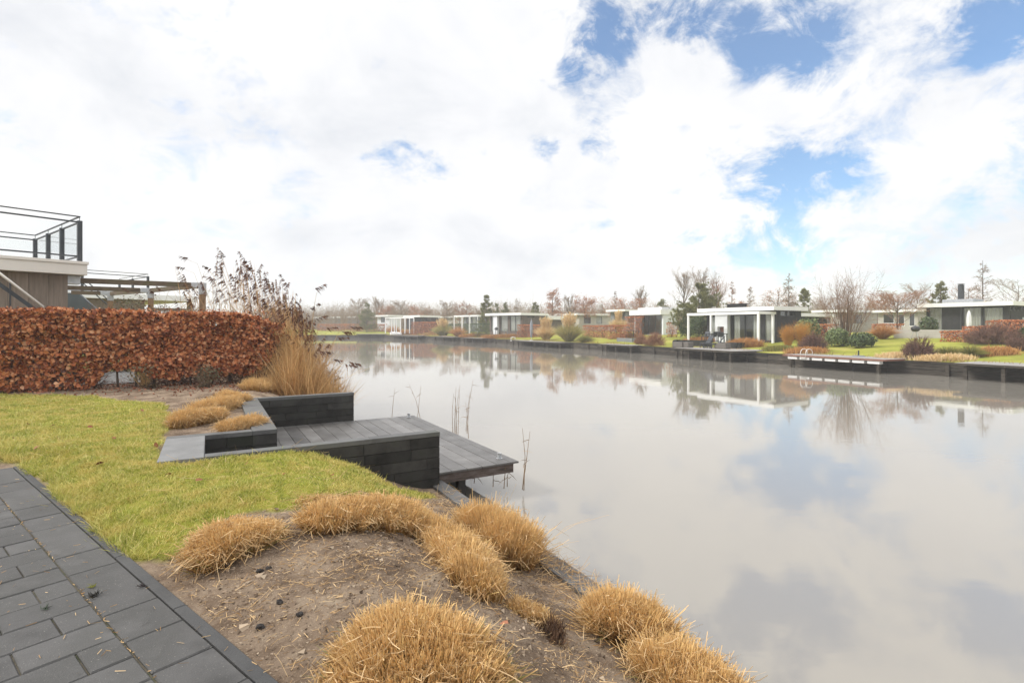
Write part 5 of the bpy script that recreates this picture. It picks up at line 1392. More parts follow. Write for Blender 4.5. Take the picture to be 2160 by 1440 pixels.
# B and the one behind the bare shrub
house('light-coloured bungalow behind the bare spreading tree, left of the dark grey bungalow', 1936, 66, 1852, 1990, 652, 657, 1.62, 'beigewall', [(1862, 1886, 662, 682, 'd'), (1894, 1908, 662, 688, 'd'), (1917, 1930, 660, 688, 'd')], [], frame='white')
house('bungalow with a double white roof line behind the large bare shrub', 1790, 72, 1722, 1850, 652.5, 657.5, 1.6, 'beigewall', [(1730, 1752, 664, 682, 'd')], [(1800, 1818, 664, 682, 'd')])

def post_row(name, label, pxs, d0, d1, ytop, zg, beam_d=.2):
    P = [at(p, d0 + (d1 - d0) * i / (len(pxs) - 1)) for i, p in enumerate(pxs)]
    th = thing(name, (*P[0], zg), label, 'pergola'); zt = zat(ytop, d0)
    back = unit(P[-1] - P[0]); back = np.array([-back[1], back[0]]) * 2.4
    if back[1] < 0: back = -back
    for p in P:
        for q in (p, p + back):
            b = MB(); b.box(Fr(q, (1, 0), (0, 1)), -.09, .09, -.09, .09, zg, zt - .002); part(b, 'post', M['white'], th)
    b = MB(); b.beam((*P[0], zt + beam_d / 2), (*P[-1], zt + beam_d / 2), .2, beam_d); b.beam((*(P[0] + back), zt + beam_d / 2), (*(P[-1] + back), zt + beam_d / 2), .2, beam_d); part(b, 'beam', M['white'], th)
post_row('white_pergola', 'white row of slim posts with a flat beam in front of the dark bungalow', [813, 826, 836, 845, 854], 112, 108, 671.5, 1.0)
post_row('white_pergola', 'white pergola on three slim posts between the pampas grass and the brown brick bungalow', [958, 974, 990], 96, 94, 667.5, 1.0)

# ------------------------------------------------------------------ jetties, terraces and what stands on them
def far_jetty(label, px0, px1, z, out, back, thick=.10, floats=0, m='deckfar', edge='bankwood', npile=3):
    p0, t, nl = bank_at((px0 + px1) / 2)
    s0, s1 = sorted((solve_along(p0 - nl * out, t, px0), solve_along(p0 - nl * out, t, px1)))
    F = Fr(p0, nl, t)
    th = thing('jetty', (*p0, z), label, 'jetty', 'jetties along the far bank')
    b = MB(); s = s0; 
    while s < s1 - .02:
        b.box(F, -out, back, s + .006, min(s + .145, s1), z - .04, z); s += .145
    part(b, 'deck', M[m], th)
    b = MB(); b.box(F, -out - .05, -out - .004, s0, s1, z - .04 - thick, z - .003); b.box(F, -out, .0, s0 - .05, s0 - .003, z - .04 - thick, z - .003); b.box(F, -out, 0, s1 + .003, s1 + .05, z - .04 - thick, z - .003); part(b, 'edge_beam', M[edge], th)
    for k in range(npile):
        s = s0 + .4 + (s1 - s0 - .8) * k / max(1, npile - 1); b = MB(); b.box(F, -out + .1, -out + .24, s - .07, s + .07, -.8, z - .045); part(b, 'pile', M['bankwood'], th)
    for k in range(floats):
        w = (s1 - s0 - .4) / floats; s = s0 + .2 + w * k; b = MB(); b.box(F, -out + .03, -out + .33, s + w * .09, s + w * .88, z - .27, z - .06, .02); part(b, 'float', M['white'], th)
    return F, s0, s1
J1 = far_jetty('broad grey jetty at the right edge, below the green lawn of the far bank', 2012, 2230, .60, 1.5, 1.3, .06)
J2 = far_jetty('long red-brown jetty carried on a row of white floats, with a ladder', 1652, 1866, .60, 1.7, .7, .05, floats=7, edge='redwood', npile=2)
J3 = far_jetty('wide grey terrace jetty in front of the white pergola, garden chairs on it', 1418, 1546, .64, 2.0, 3.4, .10, npile=5)
J4 = far_jetty('low grey jetty with a step below the square beech hedge', 1263, 1334, .56, 1.2, 1.6, .10)
J5 = far_jetty('grey jetty with a pale ladder, carrying the closed grey parasol', 1078, 1182, .52, 1.6, 1.6, .10, npile=5)
J6 = far_jetty('short grey jetty between two banks of orange dead grass', 975, 1018, .55, 1.2, 1.2, .12)
J7 = far_jetty('grey jetty below the pampas grass beside the white post row', 914, 955, .6, 1.5, 1.6, .15)
J8 = far_jetty('dark jetty with a white boat on it near the far end of the water', 828, 882, .62, 1.6, 1.8, .2)
J9 = far_jetty('pale long jetty edge at the far end of the water', 752, 812, .8, 1.2, 2.0, .14)
def ladder(J, px, label, m):
    F, s0, s1 = J; p0 = np.array(F.o)
    s = solve_along(p0 - F.u * 1.6, F.v, px); x, y, _ = F.p(-1.72, s)
    th = thing('ladder', (x, y, .6), label, 'ladder', 'swimming ladders on the jetties')
    for q in (-.17, .17):
        b = MB(); pts = [F.p(-1.12, s + q, .62)]
        for a in np.linspace(0, math.pi, 8): pts.append(F.p(-1.42 + .30 * math.cos(a), s + q, .78 + .20 * math.sin(a)))
        pts += [F.p(-1.74, s + q, .42)]
        b.tube(pts, .020, k=8); part(b, 'rail', m, th, smooth=True)
    for z in (.45,): 
        b = MB(); b.tube([F.p(-1.74, s - .17, z), F.p(-1.74, s + .17, z)], .03, k=6); part(b, 'rung', m, th)
ladder(J2, 1697, 'pale curved ladder on the red-brown jetty with white floats', M['offwhite'])
ladder(J5, 1080, 'small pale ladder at the left end of the jetty with the grey parasol', M['white'])
def parasol(px, d, z, h, r, label, m, base='steel'):
    c = at(px, d); th = thing('parasol', (*c, z), label, 'parasol')
    b = MB(); b.tube([(*c, z + .06), (*c, z + h + .05)], .025, k=8); part(b, 'pole', M['steel'], th)
    b = MB(); b.tube([(*c, z), (*c, z + .055)], .28, .24, 14); part(b, 'base', M[base], th)
    b = MB(); V = []; k = 14; lev = [(.16, .55), (.5, 1.0), (.75, .92), (.9, .6), (1.0, .12)]
    for (q, w) in lev:
        for t in range(k):
            rr = r * w * (1 + .16 * (t % 2)); V.append((c[0] + rr * math.cos(2 * math.pi * t / k), c[1] + rr * math.sin(2 * math.pi * t / k), z + h * q))
    Fq = [[a * k + t, a * k + (t + 1) % k, (a + 1) * k + (t + 1) % k, (a + 1) * k + t] for a in range(len(lev) - 1) for t in range(k)]
    b.add(V, [np.array(Fq), np.arange(k)[::-1][None], (np.arange(k) + (len(lev) - 1) * k)[None]]); part(b, 'canopy', M[m], th)
_d = bank_at(1121)[0][1]
parasol(1121, _d - .2, .52, zat(673.5, _d - .2) - .52, .19, 'closed grey parasol standing upright on the jetty in front of the brick bungalow', 'greycloth')
parasol(2044, 42.2, 1.62, zat(654.5, 42.2) - 1.62, .15, 'closed white parasol before the right-hand curtained window of the dark grey bungalow', 'whitecloth')
def parasol_foot():
    d = bank_at(1811)[0][1] + .1; c = at(1811, d); th = thing('parasol_stand', (*c, .6), 'dark empty parasol stand on the jetty with white floats', 'parasol stand')
    b = MB(); b.tube([(*c, .602), (*c, .66)], .33, .30, 14); part(b, 'base', M['greywall'], th)
    b = MB(); b.tube([(*c, .661), (*c, .95)], .04, k=8); part(b, 'tube', M['darkmetal'], th)
parasol_foot()
def kettle(px, d, z, label):
    c = at(px, d); th = thing('kettle_barbecue', (*c, z), label, 'barbecue')
    b = MB(); V = []; k = 14; prof = [(.02, .55), (.18, .58), (.27, .68), (.29, .78), (.27, .86), (.17, .95), (.03, .99)]
    for r_, zz in prof:
        for t in range(k): V.append((c[0] + r_ * math.cos(2 * math.pi * t / k), c[1] + r_ * math.sin(2 * math.pi * t / k), z + zz))
    b.add(V, [np.array([[a * k + t, a * k + (t + 1) % k, (a + 1) * k + (t + 1) % k, (a + 1) * k + t] for a in range(len(prof) - 1) for t in range(k)])]); part(b, 'bowl', M['blackplastic'], th, smooth=True)
    b = MB(); b.beam((c[0] - .07, c[1], z + 1.02), (c[0] + .07, c[1], z + 1.02), .03, .03); part(b, 'handle', M['blackplastic'], th)
    for a in (.5, 2.6, 4.7):
        b = MB(); b.tube([(c[0] + .1 * math.cos(a), c[1] + .1 * math.sin(a), z + .62), (c[0] + .3 * math.cos(a), c[1] + .3 * math.sin(a), z)], .018, k=6); part(b, 'leg', M['steel'], th)
kettle(1931, 38.5, float(far_z(*at(1931, 38.5))), 'black kettle barbecue on three legs beside the low pale wall')
kettle(1001 + 46, 77.4, 1.3, 'black barbecue at the left corner of the brown brick bungalow')
def chair(px, d, z, face, label, recl=False, m='darkmetal'):
    c = at(px, d); a = R(face); F = Fr(c, (math.cos(a), math.sin(a)), (-math.sin(a), math.cos(a)))
    th = thing('garden_chair', (*c, z), label, 'garden chair', 'garden chairs of the white pergola house')
    sx = .62 if recl else .46; zs = .36 if recl else .45; zb = .98 if recl else .90
    b = MB(); b.box(F, -sx / 2, sx / 2, -.26, .26, z + zs, z + zs + .05, .01); part(b, 'seat', M[m], th)
    b = MB(); q = -.42 if recl else -.14
    P = [F.p(-sx / 2, -.26, z + zs + .04), F.p(-sx / 2 + .05, -.26, z + zs + .04), F.p(-sx / 2 + .05, .26, z + zs + .04), F.p(-sx / 2, .26, z + zs + .04)]
    Q = [F.p(-sx / 2 + q, -.26, z + zb), F.p(-sx / 2 + q + .05, -.26, z + zb), F.p(-sx / 2 + q + .05, .26, z + zb), F.p(-sx / 2 + q, .26, z + zb)]
    b.hexa(P + Q); part(b, 'backrest', M[m], th)
    for u in (-sx / 2 + .04, sx / 2 - .04):
        for v in (-.24, .24):
            b = MB(); b.beam(F.p(u, v, z), F.p(u, v, z + zs), .04, .04); part(b, 'leg', M[m], th)
    for v in (-.26, .26):
        b = MB(); b.beam(F.p(-sx / 2, v, z + zs + .24), F.p(sx / 2, v, z + zs + .22), .04, .03); part(b, 'armrest', M[m], th)
chair(1508, 40.6, .645, 165, 'dark reclining garden chair with a high back on the terrace jetty', True)
chair(1487, 41.6, .645, 200, 'low dark garden chair beside the reclining one, left of it on the terrace jetty', True)
chair(1503, 44.6, 1.02, 120, 'black dining chair with its back to the canal, before the fireplace wall')
chair(1521, 44.0, 1.02, 60, 'black dining chair close to the open fireplace, right of the dining table')
chair(1488, 46.2, 1.02, 210, 'black dining chair at the left end of the garden dining table')
def table(px, d, z, w, l, h, label, m='darkmetal', ang=30):
    c = at(px, d); a = R(ang); F = Fr(c, (math.cos(a), math.sin(a)), (-math.sin(a), math.cos(a)))
    th = thing('garden_table', (*c, z), label, 'garden table'); b = MB(); b.box(F, -w / 2, w / 2, -l / 2, l / 2, z + h - .05, z + h, .008); part(b, 'tabletop', M[m], th)
    for u in (-w / 2 + .08, w / 2 - .08):
        for v in (-l / 2 + .08, l / 2 - .08): b = MB(); b.box(F, u - .03, u + .03, v - .03, v + .03, z, z + h - .052); part(b, 'leg', M[m], th)
table(1511, 45.2, 1.02, .9, 1.7, .74, 'dark garden dining table before the white fireplace wall')
table(1496, 41.6, .645, .6, .9, .32, 'low dark side table between the chairs on the terrace jetty')
table(1058, 76.8, 1.25, .9, 1.9, .74, 'pale garden table in front of the curtained windows of the brick bungalow', 'greywall', 48)
table(1331, 62.0, 1.2, .9, 1.8, .74, 'dark garden table at the left of the white box bungalow')
def far_wall(name, label, pts, z0, z1, th_=.25, m='block', cat='wall'):
    mb = MB()
    for a, b in zip(pts[:-1], pts[1:]):
        d = unit(b - a); fr = Fr(a, d, (-d[1], d[0])); L_ = np.linalg.norm(b - a); n = max(1, int((z1 - z0) / .15))
        for k in range(n): mb.box(fr, 0.003 * (k % 2), L_ + .003 * (k % 2), -th_ / 2, th_ / 2, z0 + (z1 - z0) * k / n, z0 + (z1 - z0) * (k + 1) / n - .006)
    single(mb, name, M[m], (*pts[0], z0), label, cat)
far_wall('terrace_wall', 'dark block wall closing the left and back of the terrace jetty', [at(1422, 44.6), at(1426, 48.0), at(1500, 43.8)], .4, 1.16)
far_wall('terrace_wall', 'dark block wall at the right side of the terrace jetty, grass sloping down beside it', [at(1517, 42.4), at(1556, 40.6), at(1592, 42.6)], .4, 1.10)
far_wall('terrace_wall', 'grey stone wall with pale steps below the square beech hedge', [at(1303, 58.5), at(1335, 55.5), at(1352, 57.5)], .5, 1.12, m='greywall')
far_wall('garden_wall', 'low pale wall in front of the dark grey bungalow', [at(1886, 40.5), at(1986, 38.2), at(2030, 38.6)], 1.3, zat(695, 39), m='beigewall')
far_wall('terrace_wall', 'low dark block wall beside the bank right of the brown round bush', [at(1421, 47.0), at(1440, 45.0)], .5, 1.0)
def planter(px, d, label):
    c = at(px, d); th = thing('planter', (*c, .645), label, 'planter', 'wicker planters on the terrace jetty'); F = Fr(c, E1, N1)
    b = MB(); b.box(F, -.3, .3, -.5, .5, .646, 1.08, .02); part(b, 'box', M['wicker'], th)
planter(1434, 43.2, 'brown wicker box at the left end of the terrace jetty'); planter(1447, 42.8, 'brown wicker box beside the leftmost one on the terrace jetty'); planter(1524, 40.2, 'brown wicker box near the right end of the terrace jetty')
def boat():
    p0, t, nl = bank_at(838); F = Fr(p0, nl, t); th = thing('boat', (*p0, .63), 'small white boat lying on the dark jetty near the far end of the water', 'boat')
    V = []; n = 9
    for i in range(n):
        q = i / (n - 1); s = -1.9 + 3.8 * q; w = .62 * (1 - abs(2 * q - .9) ** 2.4 * .85) + .02; zt = .64 + .42 + .12 * q
        V += [F.p(-.5, s, .66), F.p(-.5 - w * .7, s, .70), F.p(-.5 - w, s, zt), F.p(-.5 - w * .8, s, zt + .03), F.p(-.5, s, zt + .14), F.p(-.5 + w * .8, s, zt + .03), F.p(-.5 + w, s, zt), F.p(-.5 + w * .7, s, .70)]
    k = 8; Fq = [[a * k + j, a * k + (j + 1) % k, (a + 1) * k + (j + 1) % k, (a + 1) * k + j] for a in range(n - 1) for j in range(k)]
    b = MB(); b.add(V, [np.array(Fq), np.arange(k)[::-1][None], (np.arange(k) + (n - 1) * k)[None]]); part(b, 'hull', M['white'], th, smooth=False)
    b = MB(); b.box(F, -.75, -.25, 1.2, 1.5, 1.22, 1.34, .02); part(b, 'engine_cover', M['blackplastic'], th)
boat()
def wood_post(px, d, z, h, label):
    c = at(px, d); b = MB(); b.box(Fr(c, E1, N1), -.07, .07, -.07, .07, z, z + h, .01); single(b, 'mooring_post', M['bankwood'], (*c, z), label, 'post')

# ------------------------------------------------------------------ clipped beech hedges across the water
def far_hedge(label, a, b, ytop, dref, thick=.7, dens=260, cols='beech', size=.10, zb=None, name='beech_hedge', wob=.12):
    A, B = at(*a), at(*b); t = unit(B - A); nl = np.array([-t[1], t[0]])
    if nl[1] < 0: nl = -nl
    L_ = np.linalg.norm(B - A); mid = (A + B) / 2; g = float(far_z(*mid)); zt = zat(ytop, dref); H = max(.4, zt - g)
    rng = np.random.default_rng(int(abs(A[0] * 31 + B[1] * 7)))
    n = int(dens * L_ * (H + thick)); s = rng.uniform(-.05, L_ + .05, n); dep = np.where(rng.random(n) < .6, np.abs(rng.normal(0, .1, n)), rng.uniform(0, thick, n)); z = rng.uniform(0, H, n)
    k = rng.random(n) < .3; z[k] = H - np.abs(rng.normal(0, .06, k.sum())); dep[k] = rng.uniform(0, thick, k.sum())
    z += (fbm(s * 1.3, s * 0 + 2, 3) - .47) * wob * (z / H)
    dep -= (fbm(s * 1.6, z * 1.6, 5) - .47) * .35
    P = np.stack([A[0] + t[0] * s + nl[0] * dep, A[1] + t[1] * s + nl[1] * dep, g + z], 1)
    th = thing(name, (*mid, g), label, 'hedge', 'hedges on the far bank')
    mb = MB(); mb.leaves(P, size * rng.uniform(.7, 1.3, n), rng, np.tile(unit((*(-nl), .4)), (n, 1))); part(mb, 'foliage', M[cols], th)
    mb = MB(); n2 = int(14 * L_); s2 = rng.uniform(0, L_, n2); B2 = np.stack([A[0] + t[0] * s2 + nl[0] * thick / 2, A[1] + t[1] * s2 + nl[1] * thick / 2, np.full(n2, g)], 1)
    d2 = rng.normal(0, .18, (n2, 3)); d2[:, 2] = 1; mb.cones(B2, B2 + d2 * (H * .9), .02); part(mb, 'stems', M['twigpurple'], th)
far_hedge('long low red beech hedge left of the white box bungalow', (1228, 71), (1318, 60.5), 686, 65, cols='beech')
far_hedge('tall square beech hedge behind the end of the long low red hedge', (1318, 68), (1352, 65.5), 667.5, 67)
far_hedge('narrow upright beech hedge between the white box bungalow and the pine', (1406, 59), (1426, 58.4), 680, 59, .8)
far_hedge('reddish beech hedge to the left of the closed grey parasol, partly behind it', (1091, 79.5), (1136, 77), 684.5, 78, .8)
far_hedge('brown-red hedge in front of the dark bungalow with the white post row', (867, 110), (930, 104), 679, 107, .9, size=.14, dens=150)
far_hedge('faded brown-red hedge along the far end of the water', (668, 131), (812, 127), 683.5, 129, 1.2, size=.18, dens=70)
far_hedge('rusty hedge behind the yellow willow shrub, right of the white pergola', (1690, 44.5), (1752, 42), 683.5, 43, .9)
far_hedge('low red hedge under the bare spreading tree', (1838, 50), (1900, 47.5), 683, 49, .6)
far_hedge('lower step of the red beech hedge before the dark grey bungalow', (1984, 35.6), (2036, 34.2), 698, 35, .8, dens=330)
far_hedge('upper step of the red beech hedge at the right edge, before the dark grey bungalow', (2030, 37.2), (2110, 35.0), 688, 36, .8, dens=330)
far_hedge('tallest red beech hedge at the right edge, overlapping the window wall', (2078, 38.8), (2200, 34.8), 675, 37, .9, dens=330)
far_hedge('dark green hedge with a reddish break left of the brown brick bungalow', (991, 90), (1040, 86), 682, 88, .9, cols='evergreen')
far_hedge('dull green hedge behind the orange dead grass at the far post row', (940, 108), (990, 103), 683, 105, .8, cols='evergreen', size=.14)

# ------------------------------------------------------------------ shrubs and grasses along the far bank
def shrub(kind, px, top, width, off, label, name=None, cols=None, group=None, depth=None):
    d = depth if depth else bank_at(px)[0][1] + off
    c = at(px, d); g = float(far_z(*c)); H = max(.35, zat(top, d) - g); Rw = width / 2 * d / FPX
    rng = np.random.default_rng(int(px * 7 + top))
    nm = {'twig': 'twiggy_shrub', 'leaf': 'evergreen_shrub', 'pampas': 'pampas_grass', 'grass': 'grass_clump', 'stub': 'dead_grass_strip', 'willow': 'willow_shrub'}[kind]
    grp = group or {'twig': 'bare round shrubs on the far bank', 'leaf': 'evergreen shrubs on the far bank', 'pampas': 'pampas grasses on the far bank', 'grass': 'grass clumps on the far bank', 'stub': 'strips of dead grass on the far bank', 'willow': 'yellow willow shrubs'}[kind]
    th = thing(name or nm, (*c, g), label, 'grass' if kind in ('pampas', 'grass', 'stub') else 'shrub', grp)
    if kind == 'twig':
        mb = MB(); n = 210
        dd = rng.normal(size=(n, 3)); dd[:, 2] = np.abs(dd[:, 2]) * 1.0 + .12; dd /= np.linalg.norm(dd, axis=1)[:, None]
        T = np.array([*c, g]) + dd * np.array([Rw, Rw, H]) * (rng.uniform(.72, 1.02, n) * (.86 + .3 * fbm(dd[:, 0] * 2 + px, dd[:, 1] * 2 + dd[:, 2], 3)))[:, None]
        B_ = np.tile([*c, g], (n, 1)) + dd * np.array([Rw, Rw, 0]) * .25
        mb.cones(B_, T, .014); part(mb, 'stems', M[cols or 'twigpurple'], th)
        mb = MB(); j = np.repeat(np.arange(n), 26); q = rng.uniform(.35, 1, len(j))[:, None]; B2 = B_[j] + (T[j] - B_[j]) * q
        d2 = dd[j] + rng.normal(0, .75, (len(j), 3)); d2 /= np.linalg.norm(d2, axis=1)[:, None]; ln = rng.uniform(.12, .30, len(j)) * max(Rw, H)
        mb.cones(B2, B2 + d2 * ln[:, None] * .8, .009); part(mb, 'twigs', M[cols or 'twigpurple'], th)
    elif kind == 'leaf':
        mb = MB(); k = 5
        for i in range(k):
            a = rng.uniform(0, 6.28); q = .45 * Rw
            leaf_ball(mb, (c[0] + q * math.cos(a), c[1] + q * .6 * math.sin(a), g + H * rng.uniform(.40, .55)), Rw * .62, Rw * .55, H * .50, 620, .15 * (1 if d < 60 else 1.5), rng, i + int(px), .35)
        part(mb, 'foliage', M[cols or 'evergreen'], th)
        mb = MB(); twig_fan(mb, (*c, g), 16, H * .8, .5, rng, .02, 3); part(mb, 'stems', M['twig'], th)
    elif kind == 'pampas':
        mb = MB(); fountain(mb, (*c, g), 2600, H * .78, Rw * 1.0, rng, .034 * max(1, d / 60), .6); part(mb, 'leaves', M[cols or 'pampasgreen'], th, along=True)
        mb = MB(); n = 110; az = rng.uniform(0, 6.28, n); q = rng.uniform(0, .75, n)
        D = np.stack([np.cos(az) * q * Rw / H, np.sin(az) * q * Rw / H, np.ones(n)], 1); D /= np.linalg.norm(D, axis=1)[:, None]
        b0 = np.tile([*c, g], (n, 1)); T = b0 + D * (H * rng.uniform(.72, 1.0, n))[:, None]; mb.cones(b0, T, .014)
        j = np.repeat(np.arange(n), 22); qq = rng.uniform(.62, 1, len(j))[:, None]; B2 = b0[j] + (T[j] - b0[j]) * qq; d2 = D[j] + rng.normal(0, .25, (len(j), 3)); d2 /= np.linalg.norm(d2, axis=1)[:, None]
        mb.blades(B2, d2, rng.uniform(.14, .30, len(j)), .05 * max(1, d / 70), rng.normal(0, .03, (len(j), 3)), True, rng); part(mb, 'plumes', M['pampas'], th, along=True)
    elif kind == 'grass':
        mb = MB(); fountain(mb, (*c, g), 1700, H, Rw, rng, .024, .8); single_m = M[cols or 'greengrass']; part(mb, 'blades', single_m, th, along=True)
    elif kind == 'stub':
        mb = MB(); n = 1800; u = rng.uniform(-1, 1, n); P = np.array(c) + np.outer(u * Rw, (1, -.15)) + rng.normal(0, .22, (n, 2)); zz = far_z(P[:, 0], P[:, 1])
        D = np.stack([rng.normal(0, .35, n), rng.normal(0, .35, n), np.ones(n)], 1); D /= np.linalg.norm(D, axis=1)[:, None]
        zz = np.where(H > 1.6, zz, zz); mb.blades(np.stack([P[:, 0], P[:, 1], zz], 1), D, H * rng.uniform(.6, 1.1, n) * (1 - .4 * np.abs(u) ** 3), .022, rng.normal(0, .08, (n, 3)) * H, False, rng); part(mb, 'blades', M[cols or 'orangegrass'], th, along=True)
    elif kind == 'willow':
        mb = MB(); twig_fan(mb, (*c, g), 260, H, Rw / H * .55, rng, .011, 4); part(mb, 'stems', M['twigyellow'], th)
    return th
for s in [
    ('twig', 1381, 699, 52, 1.2, 'russet-brown round shrub at the water edge left of the terrace jetty', None, 'twigred'),
    ('twig', 1715, 699, 60, 2.4, 'dark purple-brown round shrub behind the ladder of the red-brown jetty'),
    ('twig', 1938, 709, 72, 1.0, 'brown round shrub at the water edge, alone before the lawn of the dark grey bungalow'),
    ('twig', 2096, 680, 112, 7.5, 'largest purple-brown shrub spreading before the red hedge at the right edge'),
    ('twig', 1352, 703, 30, 2.2, 'small brown shrub left of the russet round one', None, 'twigred'),
    ('twig', 2148, 708, 46, 5.0, 'flat brown shrub at the right edge under the largest purple one'),
    ('willow', 1662, 688, 40, 4.6, 'bright yellow willow stems right of the white pergola'),
    ('willow', 1692, 682, 44, 5.2, 'amber willow stems in front of the rusty hedge'),
    ('leaf', 1702, 669, 56, 9.2, 'grey-green broadleaf bush under the lower white roof, above the rusty hedge', None, 'rhodo'),
    ('leaf', 1778, 692, 70, 6.2, 'pale green rhododendron bush under the large bare shrub', None, 'rhodo'),
    ('leaf', 1820, 702, 52, 5.6, 'darker green low bush right of the pale green rhododendron'),
    ('leaf', 1484, 664, 66, 9.0, 'dark green bush filling the left bay of the white pergola'),
    ('leaf', 1455, 668, 44, 12.0, 'dark evergreen bush beneath the pine, left of the white pergola'),
    ('leaf', 1960, 668, 40, 17.0, 'small dark conifer-like bush at the left corner of the dark grey bungalow'),
    ('leaf', 2165, 690, 34, 8.0, 'dark green bush at the right edge beside the largest purple shrub'),
    ('pampas', 1152, 668, 44, 2.2, 'straw-coloured pampas grass with upright plumes right of the grey parasol', None, 'pampas'),
    ('pampas', 1200, 659, 62, 1.4, 'tallest pampas grass, green-gold with cream plumes at the water edge'),
    ('pampas', 934, 671, 46, 2.4, 'pampas grass clump above the grey jetty near the white post row'),
    ('pampas', 1305, 655, 26, 24, 'single pampas plume standing before the grey stepped-roof bungalow', None, 'pampas'),
    ('grass', 1234, 701, 44, 1.2, 'round pale green grass mound right of the tallest pampas grass', None, 'greengrass'),
    ('grass', 2002, 724, 60, 1.8, 'olive grass mound right of the lone brown round shrub'),
    ('grass', 2048, 722, 52, 2.2, 'yellow-green grass mound between the olive one and the right-hand lawn', None, 'greengrass'),
    ('grass', 1862, 678, 46, 11.0, 'russet-orange weeping grass below the bare spreading tree', None, 'orangegrass'),
    ('grass', 830, 679, 30, 2.2, 'orange-brown rounded grass beside the far white posts', None, 'orangegrass'),
    ('grass', 966, 682, 34, 1.8, 'orange-brown grass clump above the short grey jetty', None, 'orangegrass'),
    ('stub', 1470, 711, 62, 6.2, 'orange dead grass strip on the wall left of the fireplace terrace'),
    ('stub', 1570, 713, 62, 3.6, 'orange dead grass strip along the wall below the white pergola'),
    ('stub', 1700, 731, 62, .8, 'orange dead grass strip at the foot of the purple-brown round shrub'),
    ('stub', 1316, 702, 56, 10.0, 'long orange grass strip below the square beech hedge'),
    ('stub', 1056, 704, 80, 2.4, 'orange dead grass spread before the brown brick bungalow'),
    ('stub', 1000, 702, 60, 2.0, 'orange dead grass bank left of the brown brick bungalow'),
    ('stub', 1990, 749, 90, .6, 'straw-coloured grass fringe on the quay under the olive grass mound', None, 'pampas'),
    ('stub', 2085, 731, 90, 3.0, 'dull orange grass strip below the largest purple shrub'),
    ('stub', 1890, 748, 50, .6, 'thin straw fringe on the quay left of the lone brown round shrub', None, 'pampas'),
    ('stub', 1640, 728, 44, 2.0, 'brown-green weeds at the quay between the grass slope and the willow', None, 'greengrass'),
    ('stub', 858, 694, 36, 2.4, 'faded orange grass bank below the white post row', None),
]: shrub(*s)

def bank_weeds():
    rng = np.random.default_rng(19); mb = MB()
    for a, b in zip(BANK[1:-4], BANK[2:-3]):
        L_ = np.linalg.norm(b - a); t = unit(b - a); nl = np.array([t[1], -t[0]]); n = int(L_ * 75)
        s = rng.uniform(0, L_, n); w = np.abs(rng.normal(0, .30, n)) + .08; P = a + np.outer(s, t) + np.outer(w, nl)
        k = rng.random(n) < np.clip((fbm(P[:, 0] * .45, P[:, 1] * .45, 23) - .34) * 4.2, .02, 1); P = P[k]; n = len(P)
        D = np.stack([rng.normal(0, .4, n), rng.normal(0, .4, n), np.ones(n)], 1); D /= np.linalg.norm(D, axis=1)[:, None]
        l = rng.uniform(.12, .55, n) * (.5 + fbm(P[:, 0] * .8, P[:, 1] * .8, 29))
        mb.blades(np.stack([P[:, 0], P[:, 1], np.full(n, .47)], 1), D, l, .026, np.stack([rng.normal(0, .1, n), rng.normal(0, .1, n), -.15 * l], 1), True, rng)
    single(mb, 'bank_weeds', mat_leaf('bank_weeds', [(.20, .17, .06), (.36, .22, .09), (.52, .33, .14), (.30, .27, .08), (.24, .12, .06)], .2, .7), (0, 0, 0), 'ragged dead weeds fringing the quay of the far bank', 'weeds', kind='stuff', along=True)
bank_weeds()

